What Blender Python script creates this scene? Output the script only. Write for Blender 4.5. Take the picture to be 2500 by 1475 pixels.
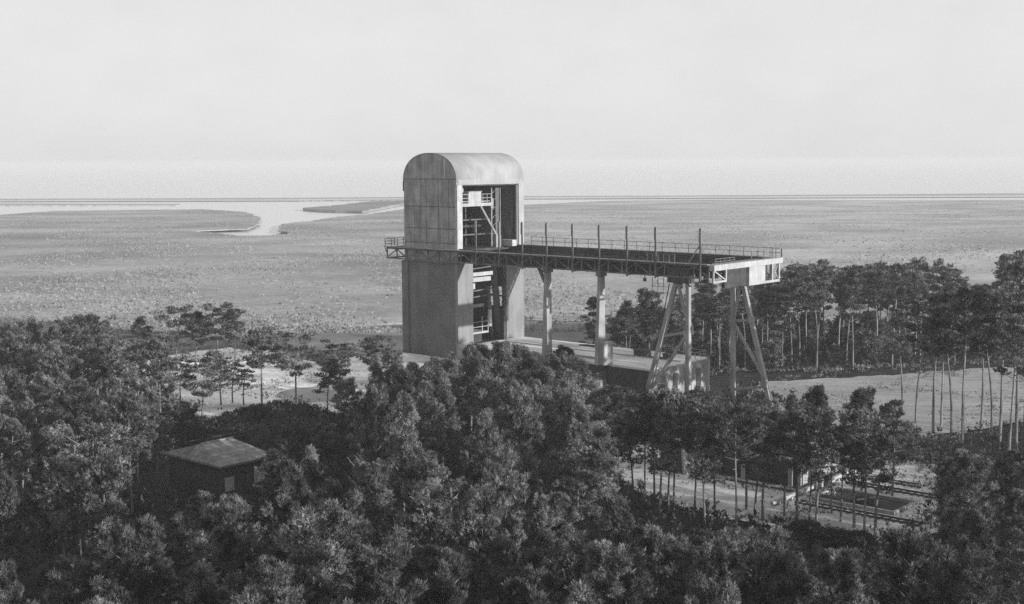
import bpy, math, random
import numpy as np
from mathutils import Vector, Matrix

for o in list(bpy.data.objects): bpy.data.objects.remove(o, do_unlink=True)
C = bpy.context.scene.collection
sc = bpy.context.scene

# ------------------------------------------------------------------ camera
F = 3150.0; CAMH = 30.0; HORIZON = 395.0; ROLL = math.radians(0.25)
pitch = -math.atan((737.5 - HORIZON) / F)
_x = np.array([1., 0, 0]); _f = np.array([0, math.cos(pitch), math.sin(pitch)]); _u = np.array([0, -math.sin(pitch), math.cos(pitch)])
CXv = _x * math.cos(ROLL) - _u * math.sin(ROLL); CUv = _x * math.sin(ROLL) + _u * math.cos(ROLL); CFv = _f
CAM = np.array([0, 0, CAMH])
cam = bpy.data.objects.new('camera', bpy.data.cameras.new('camera')); C.objects.link(cam)
cam.data.sensor_width = 36; cam.data.lens = 36 * F / 2500; cam.data.clip_start = 1; cam.data.clip_end = 30000
m = Matrix.Identity(4)
for i in range(3):
    m[i][0] = CXv[i]; m[i][1] = CUv[i]; m[i][2] = -CFv[i]; m[i][3] = CAM[i]
cam.matrix_world = m
sc.camera = cam

def ground_at(px, py, z=-5.0):
    d = CXv * (px - 1250) / F - CUv * (py - 737.5) / F + CFv
    return CAM + d * ((z - CAMH) / d[2])
def project(p):
    d = np.asarray(p, float) - CAM; w = d @ CFv
    return 1250 + F * (d @ CXv) / w, 737.5 - F * (d @ CUv) / w

# ------------------------------------------------------------------ sky, sun, exposure
SUN_EL = math.radians(10.6)
AX = math.radians(41.1)                     # heading of the gantry axes
U = np.array([math.cos(AX), -math.sin(AX), 0]); V = np.array([math.sin(AX), math.cos(AX), 0])
sdir = U * math.cos(math.radians(6.8)) + V * math.sin(math.radians(6.8))
world = bpy.data.worlds.new("World"); sc.world = world; world.use_nodes = True
nt = world.node_tree; nt.nodes.clear()
out = nt.nodes.new('ShaderNodeOutputWorld'); bg = nt.nodes.new('ShaderNodeBackground')
sky = nt.nodes.new('ShaderNodeTexSky'); sky.sky_type = 'NISHITA'; sky.sun_disc = False
sky.sun_elevation = SUN_EL; sky.sun_rotation = math.atan2(sdir[0], sdir[1])
sky.air_density = 1.0; sky.dust_density = 2.5; sky.ozone_density = 1.0
bw = nt.nodes.new('ShaderNodeRGBToBW')      # black-and-white film
nt.links.new(sky.outputs[0], bw.inputs[0])
# thin streaky overcast veil: evens the sky and mottles it a little
tc = nt.nodes.new('ShaderNodeTexCoord'); mp = nt.nodes.new('ShaderNodeMapping'); mp.inputs['Scale'].default_value = (3, 3, 6)
nz = nt.nodes.new('ShaderNodeTexNoise'); nz.inputs['Scale'].default_value = 5.0; nz.inputs['Detail'].default_value = 9
nt.links.new(tc.outputs['Generated'], mp.inputs[0]); nt.links.new(mp.outputs[0], nz.inputs['Vector'])
mr = nt.nodes.new('ShaderNodeMapRange'); mr.inputs['From Min'].default_value = .3; mr.inputs['From Max'].default_value = .7
mr.inputs['To Min'].default_value = .975; mr.inputs['To Max'].default_value = 1.025
nt.links.new(nz.outputs['Fac'], mr.inputs['Value'])
mx = nt.nodes.new('ShaderNodeMix'); mx.data_type = 'FLOAT'; mx.inputs[0].default_value = 0.85
# milky near the horizon, clearer and darker overhead
sx = nt.nodes.new('ShaderNodeSeparateXYZ'); nt.links.new(tc.outputs['Generated'], sx.inputs[0])
ev = nt.nodes.new('ShaderNodeMapRange'); ev.interpolation_type = 'SMOOTHSTEP'; ev.inputs['From Min'].default_value = 0.06; ev.inputs['From Max'].default_value = .42
ev.inputs['To Min'].default_value = 7.7; ev.inputs['To Max'].default_value = 5.0; nt.links.new(sx.outputs[2], ev.inputs['Value'])
ml = nt.nodes.new('ShaderNodeMath'); ml.operation = 'MULTIPLY'; nt.links.new(mr.outputs[0], ml.inputs[0]); nt.links.new(ev.outputs[0], ml.inputs[1])
nt.links.new(bw.outputs[0], mx.inputs[2]); nt.links.new(ml.outputs[0], mx.inputs[3])
nt.links.new(mx.outputs[0], bg.inputs[0]); bg.inputs[1].default_value = 0.1
nt.links.new(bg.outputs[0], out.inputs[0])

sun = bpy.data.objects.new('sun', bpy.data.lights.new('sun', 'SUN')); C.objects.link(sun)
sun.data.energy = 4.4; sun.data.angle = math.radians(0.6); sun.data.color = (1, 1, 1)
sv = Vector((sdir[0] * math.cos(SUN_EL), sdir[1] * math.cos(SUN_EL), math.sin(SUN_EL)))
sun.rotation_euler = sv.to_track_quat('Z', 'Y').to_euler(); sun.location = (100, -100, 200)

sc.view_settings.view_transform = 'Standard'; sc.view_settings.look = 'None'
sc.view_settings.gamma = 1; sc.view_settings.use_curve_mapping = False
sc.view_settings.exposure = 0.2
sc.render.engine = 'CYCLES'
sc.cycles.use_denoising = False          # keep the needle detail; what grain is left suits the old film
sc.cycles.max_bounces = 6; sc.cycles.diffuse_bounces = 3; sc.cycles.volume_bounces = 1; sc.cycles.transparent_max_bounces = 6

# ------------------------------------------------------------------ materials
def mat(name, lo, hi, scale=1.0, stretch=(1, 1, 1), rough=.9, detail=5, coord='Object', fine=0.0, bump=0.0, brick=None,
        rand=0.0, spec=.2, contrast=(.35, .65), fscale=9.0, second=None, transl=0, ramp=None):
    """a grey surface mottled between the albedos lo and hi"""
    mt = bpy.data.materials.new(name); mt.use_nodes = True
    n = mt.node_tree; b = n.nodes['Principled BSDF']
    b.inputs['Roughness'].default_value = rough; b.inputs['Specular IOR Level'].default_value = spec
    tc = n.nodes.new('ShaderNodeTexCoord'); mp = n.nodes.new('ShaderNodeMapping'); mp.inputs['Scale'].default_value = stretch
    if coord == 'World':
        g = n.nodes.new('ShaderNodeNewGeometry'); n.links.new(g.outputs['Position'], mp.inputs[0])
    else:
        n.links.new(tc.outputs[coord], mp.inputs[0])
    def noise(sc_, det=detail):
        t = n.nodes.new('ShaderNodeTexNoise'); t.inputs['Scale'].default_value = sc_; t.inputs['Detail'].default_value = det
        n.links.new(mp.outputs[0], t.inputs['Vector']); return t.outputs['Fac']
    r = n.nodes.new('ShaderNodeMapRange'); r.inputs['From Min'].default_value, r.inputs['From Max'].default_value = contrast
    r.inputs['To Min'].default_value = lo; r.inputs['To Max'].default_value = hi
    n.links.new(noise(scale), r.inputs['Value'])
    val = r.outputs[0]
    def mul(a, bb):
        t = n.nodes.new('ShaderNodeMath'); t.operation = 'MULTIPLY'; n.links.new(a, t.inputs[0])
        if isinstance(bb, float): t.inputs[1].default_value = bb
        else: n.links.new(bb, t.inputs[1])
        return t.outputs[0]
    def ranged(a, lo_, hi_, f0=.35, f1=.65):
        t = n.nodes.new('ShaderNodeMapRange'); t.inputs['From Min'].default_value = f0; t.inputs['From Max'].default_value = f1
        t.inputs['To Min'].default_value = lo_; t.inputs['To Max'].default_value = hi_; n.links.new(a, t.inputs['Value']); return t.outputs[0]
    if fine: val = mul(val, ranged(noise(fscale, 3), 1 - fine, 1 + fine))
    if second:                       # (scale, stretch, amount): streaks or patches of another size
        mp2 = n.nodes.new('ShaderNodeMapping'); mp2.inputs['Scale'].default_value = second[1]
        n.links.new(mp.inputs[0].links[0].from_socket, mp2.inputs[0])
        t = n.nodes.new('ShaderNodeTexNoise'); t.inputs['Scale'].default_value = second[0]; t.inputs['Detail'].default_value = 4
        n.links.new(mp2.outputs[0], t.inputs['Vector']); val = mul(val, ranged(t.outputs['Fac'], 1 - second[2], 1 + second[2]))
    if ramp:                         # tone grows paler from west to east
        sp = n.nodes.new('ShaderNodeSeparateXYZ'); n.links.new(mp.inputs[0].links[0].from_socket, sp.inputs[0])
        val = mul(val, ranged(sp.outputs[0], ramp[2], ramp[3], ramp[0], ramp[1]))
    if brick:                        # (axis rotation, width, height, amount): boards or cladding panels
        mb = n.nodes.new('ShaderNodeMapping'); mb.inputs['Rotation'].default_value = brick[0]
        n.links.new(tc.outputs['Object'], mb.inputs[0])
        t = n.nodes.new('ShaderNodeTexBrick'); t.inputs['Scale'].default_value = 1; t.inputs['Brick Width'].default_value = brick[1]
        t.inputs['Row Height'].default_value = brick[2]; t.inputs['Mortar Size'].default_value = .05; t.inputs['Mortar Smooth'].default_value = .3
        a = brick[3]; t.inputs['Color1'].default_value = (1 + a,) * 3 + (1,); t.inputs['Color2'].default_value = (1 - a,) * 3 + (1,)
        t.inputs['Mortar'].default_value = (1 - 2.2 * a,) * 3 + (1,); t.inputs['Bias'].default_value = 0
        n.links.new(mb.outputs[0], t.inputs['Vector'])
        w = n.nodes.new('ShaderNodeRGBToBW'); n.links.new(t.outputs['Color'], w.inputs[0]); val = mul(val, w.outputs[0])
    if rand:
        oi = n.nodes.new('ShaderNodeObjectInfo'); val = mul(val, ranged(oi.outputs['Random'], 1 - rand, 1 + rand, 0, 1))
    n.links.new(val, b.inputs['Base Color'])
    if bump:
        bp = n.nodes.new('ShaderNodeBump'); bp.inputs['Strength'].default_value = bump; bp.inputs['Distance'].default_value = .1
        n.links.new(noise(scale * 4, 4), bp.inputs['Height']); n.links.new(bp.outputs[0], b.inputs['Normal'])
    if transl:
        b.inputs['Specular IOR Level'].default_value = .1
        ts = n.nodes.new('ShaderNodeBsdfTranslucent'); n.links.new(val, ts.inputs[0]); ms = n.nodes.new('ShaderNodeMixShader'); ms.inputs[0].default_value = transl
        n.links.new(b.outputs[0], ms.inputs[1]); n.links.new(ts.outputs[0], ms.inputs[2]); n.links.new(ms.outputs[0], n.nodes['Material Output'].inputs[0])
    return mt

RX = (math.pi / 2, 0, 0)             # bricks laid in the local x-z plane
M = {}
M['gable'] = mat('weathered_cladding', 0.24, 0.38, .5, fine=.14, brick=(RX, .62, 3.1, .075), second=(1.4, (1, 1, .12), .2))
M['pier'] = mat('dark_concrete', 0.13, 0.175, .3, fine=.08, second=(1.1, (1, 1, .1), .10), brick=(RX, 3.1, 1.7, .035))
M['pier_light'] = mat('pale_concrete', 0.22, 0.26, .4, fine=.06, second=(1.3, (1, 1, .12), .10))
M['roof'] = mat('pale_roof_sheet', 0.32, 0.4, .35, fine=.05, second=(1.2, (.3, 2.2, .3), .06))
M['white'] = mat('white_steel_paint', 0.36, 0.47, .8, fine=.08, second=(2, (1, 1, .2), .12))
M['frame'] = mat('grey_steel_paint', 0.22, 0.32, .8, fine=.1)
M['leg'] = mat('trestle_paint', 0.26, 0.36, .5, fine=.08, second=(.8, (1, 1, .4), .15))
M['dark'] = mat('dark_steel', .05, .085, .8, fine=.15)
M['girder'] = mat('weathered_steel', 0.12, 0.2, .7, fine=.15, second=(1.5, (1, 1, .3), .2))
M['inside'] = mat('dark_interior', .05, .085, .4, fine=.15)  # mottled dark grey for the tower's inner walls and floor
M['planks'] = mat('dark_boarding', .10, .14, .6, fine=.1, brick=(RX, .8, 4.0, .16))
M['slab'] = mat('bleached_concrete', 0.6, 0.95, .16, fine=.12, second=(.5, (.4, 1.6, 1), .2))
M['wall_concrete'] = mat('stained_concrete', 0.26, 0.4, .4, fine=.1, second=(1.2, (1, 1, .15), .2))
M['wall_dark'] = mat('shaded_concrete', 0.05, 0.075, .4, fine=.1, second=(1, (1, 1, .2), .15))  # concrete sides turned from the sun, darkened by colour; small dark parts too
M['sand'] = mat('pale_sand', 0.6, 0.95, .11, coord='World', fine=.22, fscale=1.6, second=(.07, (1, 2.2, 1), .22), contrast=(.36, .52))
M['field'] = mat('mown_grass', 0.36, 0.48, .10, coord='World', fine=.14, fscale=2.5, second=(.9, (.25, 1.5, 1), .12))
M['clear'] = mat('sandy_hardstanding', 0.5, 0.66, .16, coord='World', fine=.14, fscale=2.2, second=(.35, (.5, 1.4, 1), .16))
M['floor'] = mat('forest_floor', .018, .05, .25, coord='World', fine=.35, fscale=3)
M['meadow'] = mat('rough_meadow', 0.18, 0.26, .05, coord='World', fine=.15, fscale=.9, second=(.05, (.4, 2, 1), .2))
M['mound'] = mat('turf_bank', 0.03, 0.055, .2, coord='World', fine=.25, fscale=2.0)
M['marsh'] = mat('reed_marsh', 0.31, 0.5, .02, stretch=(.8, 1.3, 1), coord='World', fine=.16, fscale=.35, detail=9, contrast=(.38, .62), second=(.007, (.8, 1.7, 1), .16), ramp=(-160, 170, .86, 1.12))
M['isle'] = mat('reed_island', 0.2, 0.28, .012, stretch=(.5, 1.8, 1), coord='World', fine=.08, fscale=.2, detail=6)
M['shore'] = mat('far_shore', 0.36, 0.42, .01, coord='World')
M['reed'] = mat('dry_reed', 0.2, 0.33, .2, coord='World')
M['bark'] = mat('pine_bark', 0.08, 0.3, .9, stretch=(1, 1, .35), fine=.2, rand=.25)
M['needles'] = mat('pine_needles', .026, .27, .75, fine=.4, fscale=4, rand=.42, rough=.6, contrast=(.38, .62), transl=.12, spec=.3)
M['needles_light'] = mat('pale_pine_needles', 0.06, 0.34, .75, fine=.35, fscale=4, rand=.3, rough=.6, contrast=(.38, .62), transl=.12, spec=.3)
M['needles_dark'] = mat('bush_leaves', .022, .07, .9, fine=.3, fscale=4, rand=.2, rough=.6, transl=.2)
M['shrub'] = mat('undergrowth_leaves', 0.03, 0.1, .35, coord='World', fine=.3, fscale=2, transl=.2)
M['weed'] = mat('dry_weeds', .12, .34, .3, coord='World', fine=.3, fscale=2)
M['dead'] = mat('bleached_deadwood', .22, .34, .8)
M['shingle'] = mat('roof_shingle', 0.2, 0.28, .8, fine=.12, brick=((0, 0, math.pi / 2), 1.1, .8, .2), second=(1.2, (1, .25, 1), .12))
M['hut'] = mat('dark_boards', 0.045, 0.08, .6, fine=.12, second=(3, (1, 1, .1), .2))
M['hutlight'] = mat('pale_wall_and_sun_patch', .3, .45, .7, fine=.15)  # pale tone for the shed wall and the hut's painted sun patches

def water_mat():
    mt = bpy.data.materials.new('open_water'); mt.use_nodes = True; n = mt.node_tree; b = n.nodes['Principled BSDF']
    b.inputs['Base Color'].default_value = (.8, .8, .8, 1); b.inputs['Roughness'].default_value = .25; b.inputs['IOR'].default_value = 1.33
    g = n.nodes.new('ShaderNodeNewGeometry'); t = n.nodes.new('ShaderNodeTexNoise'); t.inputs['Scale'].default_value = .12; t.inputs['Detail'].default_value = 5
    n.links.new(g.outputs['Position'], t.inputs['Vector']); bp = n.nodes.new('ShaderNodeBump'); bp.inputs['Strength'].default_value = .15
    n.links.new(t.outputs['Fac'], bp.inputs['Height']); n.links.new(bp.outputs[0], b.inputs['Normal']); return mt
M['water'] = water_mat()

# ------------------------------------------------------------------ helpers
ORIGIN = np.array([-8.507, 200.0, 0.0])     # foot of the tower's near corner; local axes s (along the gantry), t (across), z
def W(s, t, z): return ORIGIN + U * s + V * t + np.array([0, 0, z])
def toS(p):
    d = np.asarray(p, float) - ORIGIN; return float(d @ U), float(d @ V), float(d[2])

def tag(o, label=None, cat=None, group=None, kind=None):
    if label: o['label'] = label
    if cat: o['category'] = cat
    if group: o['group'] = group
    if kind: o['kind'] = kind
    return o
def thing(name, label, cat, s, t, z, group=None):
    o = bpy.data.objects.new(name, None); C.objects.link(o); o.empty_display_size = 1
    o.location = W(s, t, z); o.rotation_euler = (0, 0, -AX); tag(o, label, cat, group)
    o['_b'] = (float(s), float(t), float(z)); return o

class MB:
    """collects solids given in the site's (s, t, z) metres"""
    def __init__(self): self.v = []; self.f = []
    def add(self, vs, fs):
        k = len(self.v); self.v += [tuple(map(float, p)) for p in vs]; self.f += [tuple(i + k for i in f) for f in fs]; return self
    def box(self, s0, s1, t0, t1, z0, z1):
        return self.add([(s0, t0, z0), (s1, t0, z0), (s1, t1, z0), (s0, t1, z0), (s0, t0, z1), (s1, t0, z1), (s1, t1, z1), (s0, t1, z1)],
                        [(0, 3, 2, 1), (4, 5, 6, 7), (0, 1, 5, 4), (1, 2, 6, 5), (2, 3, 7, 6), (3, 0, 4, 7)])
    def bar(self, a, b, w, h=None, up=(0, 0, 1), w1=None, h1=None):
        h = h or w; a = np.array(a, float); b = np.array(b, float); d = b - a; d /= np.linalg.norm(d)
        upv = np.array(up, float)
        if abs(d @ upv) > .95: upv = np.array([1., 0, 0])
        x = np.cross(d, upv); x /= np.linalg.norm(x); y = np.cross(x, d)
        vs = []
        for p, ww, hh in ((a, w, h), (b, w1 or w, h1 or h)):
            vs += [p - x * ww / 2 - y * hh / 2, p + x * ww / 2 - y * hh / 2, p + x * ww / 2 + y * hh / 2, p - x * ww / 2 + y * hh / 2]
        return self.add(vs, [(0, 3, 2, 1), (4, 5, 6, 7), (0, 1, 5, 4), (1, 2, 6, 5), (2, 3, 7, 6), (3, 0, 4, 7)])
    def prism(self, poly, z0, z1):
        n = len(poly); A = sum(poly[i][0] * poly[(i + 1) % n][1] - poly[(i + 1) % n][0] * poly[i][1] for i in range(n))
        if A < 0: poly = poly[::-1]
        vs = [(p[0], p[1], z0) for p in poly] + [(p[0], p[1], z1) for p in poly]
        return self.add(vs, [tuple(range(n - 1, -1, -1)), tuple(range(n, 2 * n))] + [(i, (i + 1) % n, n + (i + 1) % n, n + i) for i in range(n)])
    def cyl(self, a, b, r, n=8, r1=None):
        a = np.array(a, float); b = np.array(b, float); d = b - a; d /= np.linalg.norm(d); h = np.array([0, 0, 1.]) if abs(d[2]) < .9 else np.array([1., 0, 0])
        x = np.cross(d, h); x /= np.linalg.norm(x); y = np.cross(d, x); vs = []
        for p, rr in ((a, r), (b, r1 or r)):
            vs += [p + rr * (math.cos(k * 2 * math.pi / n) * x + math.sin(k * 2 * math.pi / n) * y) for k in range(n)]
        return self.add(vs, [tuple(range(n - 1, -1, -1)), tuple(range(n, 2 * n))] + [(i, (i + 1) % n, n + (i + 1) % n, n + i) for i in range(n)])
    def build(self, name, mt, parent, bevel=0):
        b = parent['_b']; me = bpy.data.meshes.new(name)
        me.from_pydata([(x - b[0], y - b[1], z - b[2]) for x, y, z in self.v], [], self.f); me.update()
        o = bpy.data.objects.new(name, me); C.objects.link(o); o.parent = parent; me.materials.append(mt)
        o['_b'] = (b[0], b[1], b[2])
        if bevel:
            md = o.modifiers.new('bevel', 'BEVEL'); md.width = bevel; md.segments = 1
        return o
    def build_free(self, name, mt):
        """a top-level mesh of its own, its vertices in the world"""
        base = np.mean(np.array(self.v), axis=0); base[2] = min(p[2] for p in self.v)
        me = bpy.data.meshes.new(name); me.from_pydata([tuple(np.array(p) - base) for p in self.v], [], self.f); me.update()
        o = bpy.data.objects.new(name, me); C.objects.link(o); o.location = W(*base); o.rotation_euler = (0, 0, -AX); me.materials.append(mt)
        return o

def sheet(name, pts, z, mt, label=None, kind='structure', thick=0, jag=0, seed=1):
    """a level sheet or low slab in world coordinates, its outline roughened"""
    rnd = random.Random(seed); q = []
    n = len(pts)
    for i in range(n):
        a = np.array(pts[i][:2], float); b = np.array(pts[(i + 1) % n][:2], float); L = np.linalg.norm(b - a)
        k = max(1, int(L / max(jag * 3, 1e-3))) if jag else 1; k = min(k, 60)
        nrm = np.array([-(b - a)[1], (b - a)[0]]) / max(L, 1e-6)
        for j in range(k):
            p = a + (b - a) * j / k + nrm * rnd.uniform(-jag, jag) * (1 if jag else 0); q.append((float(p[0]), float(p[1])))
    A = sum(q[i][0] * q[(i + 1) % len(q)][1] - q[(i + 1) % len(q)][0] * q[i][1] for i in range(len(q)))
    if A < 0: q = q[::-1]
    n = len(q); vs = [(x, y, z) for x, y in q]; fs = [tuple(range(n))]
    if thick:
        vs += [(x, y, z - thick) for x, y in q]; fs += [(i, i + n, (i + 1) % n + n, (i + 1) % n) for i in range(n)]
    me = bpy.data.meshes.new(name); me.from_pydata(vs, [], fs); me.update()
    import bmesh
    bm = bmesh.new(); bm.from_mesh(me); bmesh.ops.triangulate(bm, faces=[f for f in bm.faces if len(f.verts) > 4]); bm.to_mesh(me); bm.free()
    o = bpy.data.objects.new(name, me); C.objects.link(o); me.materials.append(mt); tag(o, label, kind=kind); return o

def np_obj(name, verts, faces, mt, parent=None, smooth=False):
    verts = np.asarray(verts, np.float32); faces = np.asarray(faces, np.int32); k = faces.shape[1]
    me = bpy.data.meshes.new(name); me.vertices.add(len(verts)); me.vertices.foreach_set('co', verts.ravel())
    me.loops.add(faces.size); me.loops.foreach_set('vertex_index', faces.ravel())
    me.polygons.add(len(faces)); me.polygons.foreach_set('loop_start', np.arange(0, faces.size, k, dtype=np.int32))
    me.update(calc_edges=True); me.validate()
    o = bpy.data.objects.new(name, me); C.objects.link(o); me.materials.append(mt)
    if parent: o.parent = parent
    if smooth: me.polygons.foreach_set('use_smooth', [True] * len(faces))
    return o
G = lambda px, py, z=-5.0: tuple(ground_at(px, py, z)[:2])

# ------------------------------------------------------------------ ground, water, marsh
def hgt(x, y):
    """height of the natural ground"""
    z = -5 + .18 * math.sin(x * .11 + 1) * math.sin(y * .09) + .1 * math.sin(x * .31 + y * .27)
    return z
xs = np.arange(-260, 421, 10.0); ys = np.concatenate([np.arange(-60, 261, 10.0), [268, 275, 285, 300]])
vs = []; 
for y in ys:
    for x in xs:
        z = -5.25 - (max(0, y - 262) / 38) * 1.6
        vs.append((x, y, z))
nx = len(xs); fs = [(j * nx + i, j * nx + i + 1, (j + 1) * nx + i + 1, (j + 1) * nx + i) for j in range(len(ys) - 1) for i in range(nx - 1)]
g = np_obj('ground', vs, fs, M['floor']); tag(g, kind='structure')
sheet('water', [(-6000, 240), (6000, 240), (6000, 12000), (-6000, 12000)], -6.6, M['water'])
far = [(0, 523), (130, 514), (340, 511), (500, 510), (600, 516), (638, 530), (634, 546), (600, 557), (470, 562), (530, 568), (575, 573), (640, 573), (692, 570),
       (712, 566), (684, 561), (683, 549), (700, 543), (760, 538), (820, 528), (900, 522), (985, 509), (1120, 502), (1276, 499), (1400, 493), (1500, 489), (1650, 487), (1800, 486.5), (2100, 488), (2500, 487)]
mp_ = [G(x, y, -4.6) for x, y in far]
mp_ = [(-700, 860)] + mp_ + [(900, 1130), (560, 262), (-420, 262)]
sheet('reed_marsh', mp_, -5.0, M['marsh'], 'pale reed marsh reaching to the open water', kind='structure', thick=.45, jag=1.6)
o = bpy.data.objects['reed_marsh']
isl = [(735, 508), (830, 500), (900, 492), (985, 489), (1020, 490), (985, 496), (905, 512), (885, 515), (780, 512)]
o = sheet('reed_island', [G(x, y, -4.6) for x, y in isl], -4.6, M['isle'], thick=1.8, jag=2.0)
for nm, pts, zz in (('mud_bank', [(-200, 499), (0, 497), (440, 498), (440, 500.5), (-200, 502)], -5.6),
                ('distant_shore', [(-700, 489), (0, 485.5), (730, 483), (1250, 479), (1600, 478), (2500, 472), (3300, 468), (3300, 472), (2500, 477), (1600, 480.5), (1250, 482), (730, 486.5), (0, 488.5), (-700, 492)], -4.5),
                ('sand_spit', [(730, 489.6), (820, 488), (985, 487), (985, 488.1), (820, 489.2)], -5.6)):
    sheet(nm, [G(x, y, zz) for x, y in pts], zz, M['shore'] if nm != 'sand_spit' else M['isle'], thick=1.5, jag=(0 if nm == 'distant_shore' else .8))
# meadow and dyke between the wood and the marsh
sheet('meadow', [(-90, 236), (10, 218), (24, 214), (34, 226), (60, 262), (60, 277), (-24, 278), (-37, 274), (-60, 262), (-100, 250)], -4.93, M['meadow'], jag=1.5)
pth = [G(840, 800), G(985, 792.5), G(1290, 783), G(1420, 785), G(1420, 783), G(1290, 780.5), G(985, 790), G(840, 797)]
sheet('dyke_path', pth, -4.9, M['slab'], jag=.2)
sheet('sand_clearing', [G(*p) for p in [(120, 912), (330, 876), (560, 850), (700, 860), (770, 884), (900, 868), (1000, 868), (1040, 930), (950, 1000), (860, 1060), (690, 1050), (470, 1040), (380, 960), (250, 930)]],
      -4.92, M['sand'], jag=1.0)
sheet('turf_patch', [G(*p) for p in [(660, 968), (720, 950), (800, 940), (850, 950), (840, 975), (760, 985), (690, 985)]], -4.91, M['field'], jag=.8)
sheet('grass_field', [G(*p) for p in [(1850, 935), (2000, 926), (2200, 915), (2420, 898), (2600, 890), (2750, 960), (2500, 1030), (2230, 1075), (2000, 1050), (1800, 1000)]], -4.92, M['field'], jag=.6)
sheet('hardstanding', [G(*p) for p in [(1430, 1085), (1700, 1070), (1980, 1080), (2240, 1120), (2330, 1190), (2330, 1290), (2180, 1330), (2000, 1300), (1760, 1268), (1560, 1205), (1470, 1140)]],
      -4.92, M['clear'], jag=.5)

def dome(name, cx, cy, rx, ry, h, rot, mt, seed=1, z0=-5.3):
    n, k = 40, 14; vs = [(cx, cy, z0 + h)]; rnd = random.Random(seed)
    ph = [rnd.uniform(0, 6.28) for _ in range(4)]
    for j in range(1, k + 1):
        r = j / k; z = z0 + h * (0.5 + .5 * math.cos(math.pi * r)) ** .85 if r < 1 else z0
        for i in range(n):
            a = i / n * 2 * math.pi; w = 1 + .05 * math.sin(3 * a + ph[0]) + .03 * math.sin(7 * a + ph[1])
            x = rx * r * w * math.cos(a); y = ry * r * w * math.sin(a)
            vs.append((cx + x * math.cos(rot) - y * math.sin(rot), cy + x * math.sin(rot) + y * math.cos(rot), z + rnd.uniform(-.05, .05)))
    me = bpy.data.meshes.new(name)
    fs = [(0, 1 + i, 1 + (i + 1) % n) for i in range(n)]
    for j in range(k - 1):
        fs += [(1 + j * n + i, 1 + (j + 1) * n + i, 1 + (j + 1) * n + (i + 1) % n, 1 + j * n + (i + 1) % n) for i in range(n)]
    me.from_pydata(vs, [], fs); me.update(); me.polygons.foreach_set('use_smooth', [True] * len(fs))
    o = bpy.data.objects.new(name, me); C.objects.link(o); me.materials.append(mt); tag(o, kind='structure'); return o
MOUND = (-29.5, 163.0, 16.0, 10.0, 4.3, -.25)
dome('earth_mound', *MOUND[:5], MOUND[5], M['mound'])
dome('earth_bank', 9.0, 240.0, 60, 9, 1.8, -.05, M['meadow'], 5)

# ------------------------------------------------------------------ the tower
tw = thing('test_tower', 'tall concrete tower with a rounded vault roof and open front beside the gantry', 'tower', -6, 7.8, -1)
S0, S1 = -11.75, 0.1; MID = (S0 + S1) / 2; HW = (S1 - S0) / 2; ZS = 26.9; ZA = 31.45; D = 15.85
def arch(n=28, off=0.0, p=2.25):
    pts = []
    for i in range(n + 1):
        a = math.pi * i / n; c, s_ = math.cos(a), math.sin(a)
        pts.append((MID + (HW - off) * (abs(c) ** (2 / p)) * (1 if c >= 0 else -1), ZS + (ZA - ZS - off) * (s_ ** (2 / p))))
    return pts            # from the s1 side over to s0
def gable(t0, t1, name, mt, zb=14.3):
    ap = arch(off=.12); b = MB(); prof = [(S0 + .12, zb)] + ap[::-1] + [(S1 - .12, zb)]
    prof[0] = (S0 + .12, zb); n = len(prof)
    vs = [(s, t0, z) for s, z in prof] + [(s, t1, z) for s, z in prof]
    b.add(vs, [tuple(range(n - 1, -1, -1)), tuple(range(n, 2 * n))] + [(i, (i + 1) % n, n + (i + 1) % n, n + i) for i in range(n)])
    return b.build(name, mt, tw)
gw = gable(0.0, .3, 'gable_wall', M['gable']); gw['label'] = 'weathered grey near gable wall with rounded top'
gable(D - .3, D, 'gable_wall', M['gable'])
b = MB()                                   # roof shell
ao, ai = arch(off=0), arch(off=.11)
nA = len(ao); t0, t1 = -.08, D + .08
vs = [(s, t0, z) for s, z in ao] + [(s, t1, z) for s, z in ao] + [(s, t0, z) for s, z in ai] + [(s, t1, z) for s, z in ai]
fs = []
for i in range(nA - 1):
    fs += [(i, i + nA, i + 1 + nA, i + 1), (2 * nA + i, 2 * nA + i + 1, 3 * nA + i + 1, 3 * nA + i), (i, i + 1, 2 * nA + i + 1, 2 * nA + i), (nA + i, 3 * nA + i, 3 * nA + i + 1, nA + i + 1)]
b.add(vs, fs); o = b.build('vault_roof', M['roof'], tw); o.data.polygons.foreach_set('use_smooth', [abs(p.normal.y) < .5 for p in o.data.polygons])
MB().box(S1 - .35, S1, 0.31, D - .31, 26.45, 27.25).build('lintel', M['roof'], tw)
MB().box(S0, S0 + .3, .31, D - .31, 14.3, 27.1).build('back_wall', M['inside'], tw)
# upper jambs: pale frame on each side of the opening
MB().box(S1 - .5, S1 + .06, -.02, 1.15, 16.4, 26.44).build('door_jamb', M['white'], tw)
MB().box(S1 - .5, S1 + .04, 14.55, D + .02, 16.4, 26.44).build('door_jamb', M['roof'], tw)
MB().box(S1 - .75, S1 - .1, 13.95, 14.54, 16.4, 26.3).build('door_track', M['dark'], tw)
MB().box(S1 - .12, S1 + .02, 14.1, 14.24, 16.4, 26.3).build('guide_rail', M['roof'], tw)
MB().box(S1 - .3, S1 - .1, 1.2, 13.9, 26.25, 26.44).build('door_head', M['dark'], tw)
MB().box(-2.65, -2.35, -.04, .02, 27.6, 30.6).build('pale_cladding_strip', M['white'], tw)
MB().box(-8.3, -7.85, -.03, .02, 20.0, 23.2).build('pale_cladding_strip', M['pier_light'], tw)
MB().box(-8.25, -7.9, -.03, .02, 17.6, 19.9).build('pale_cladding_strip', M['pier_light'], tw)
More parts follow.
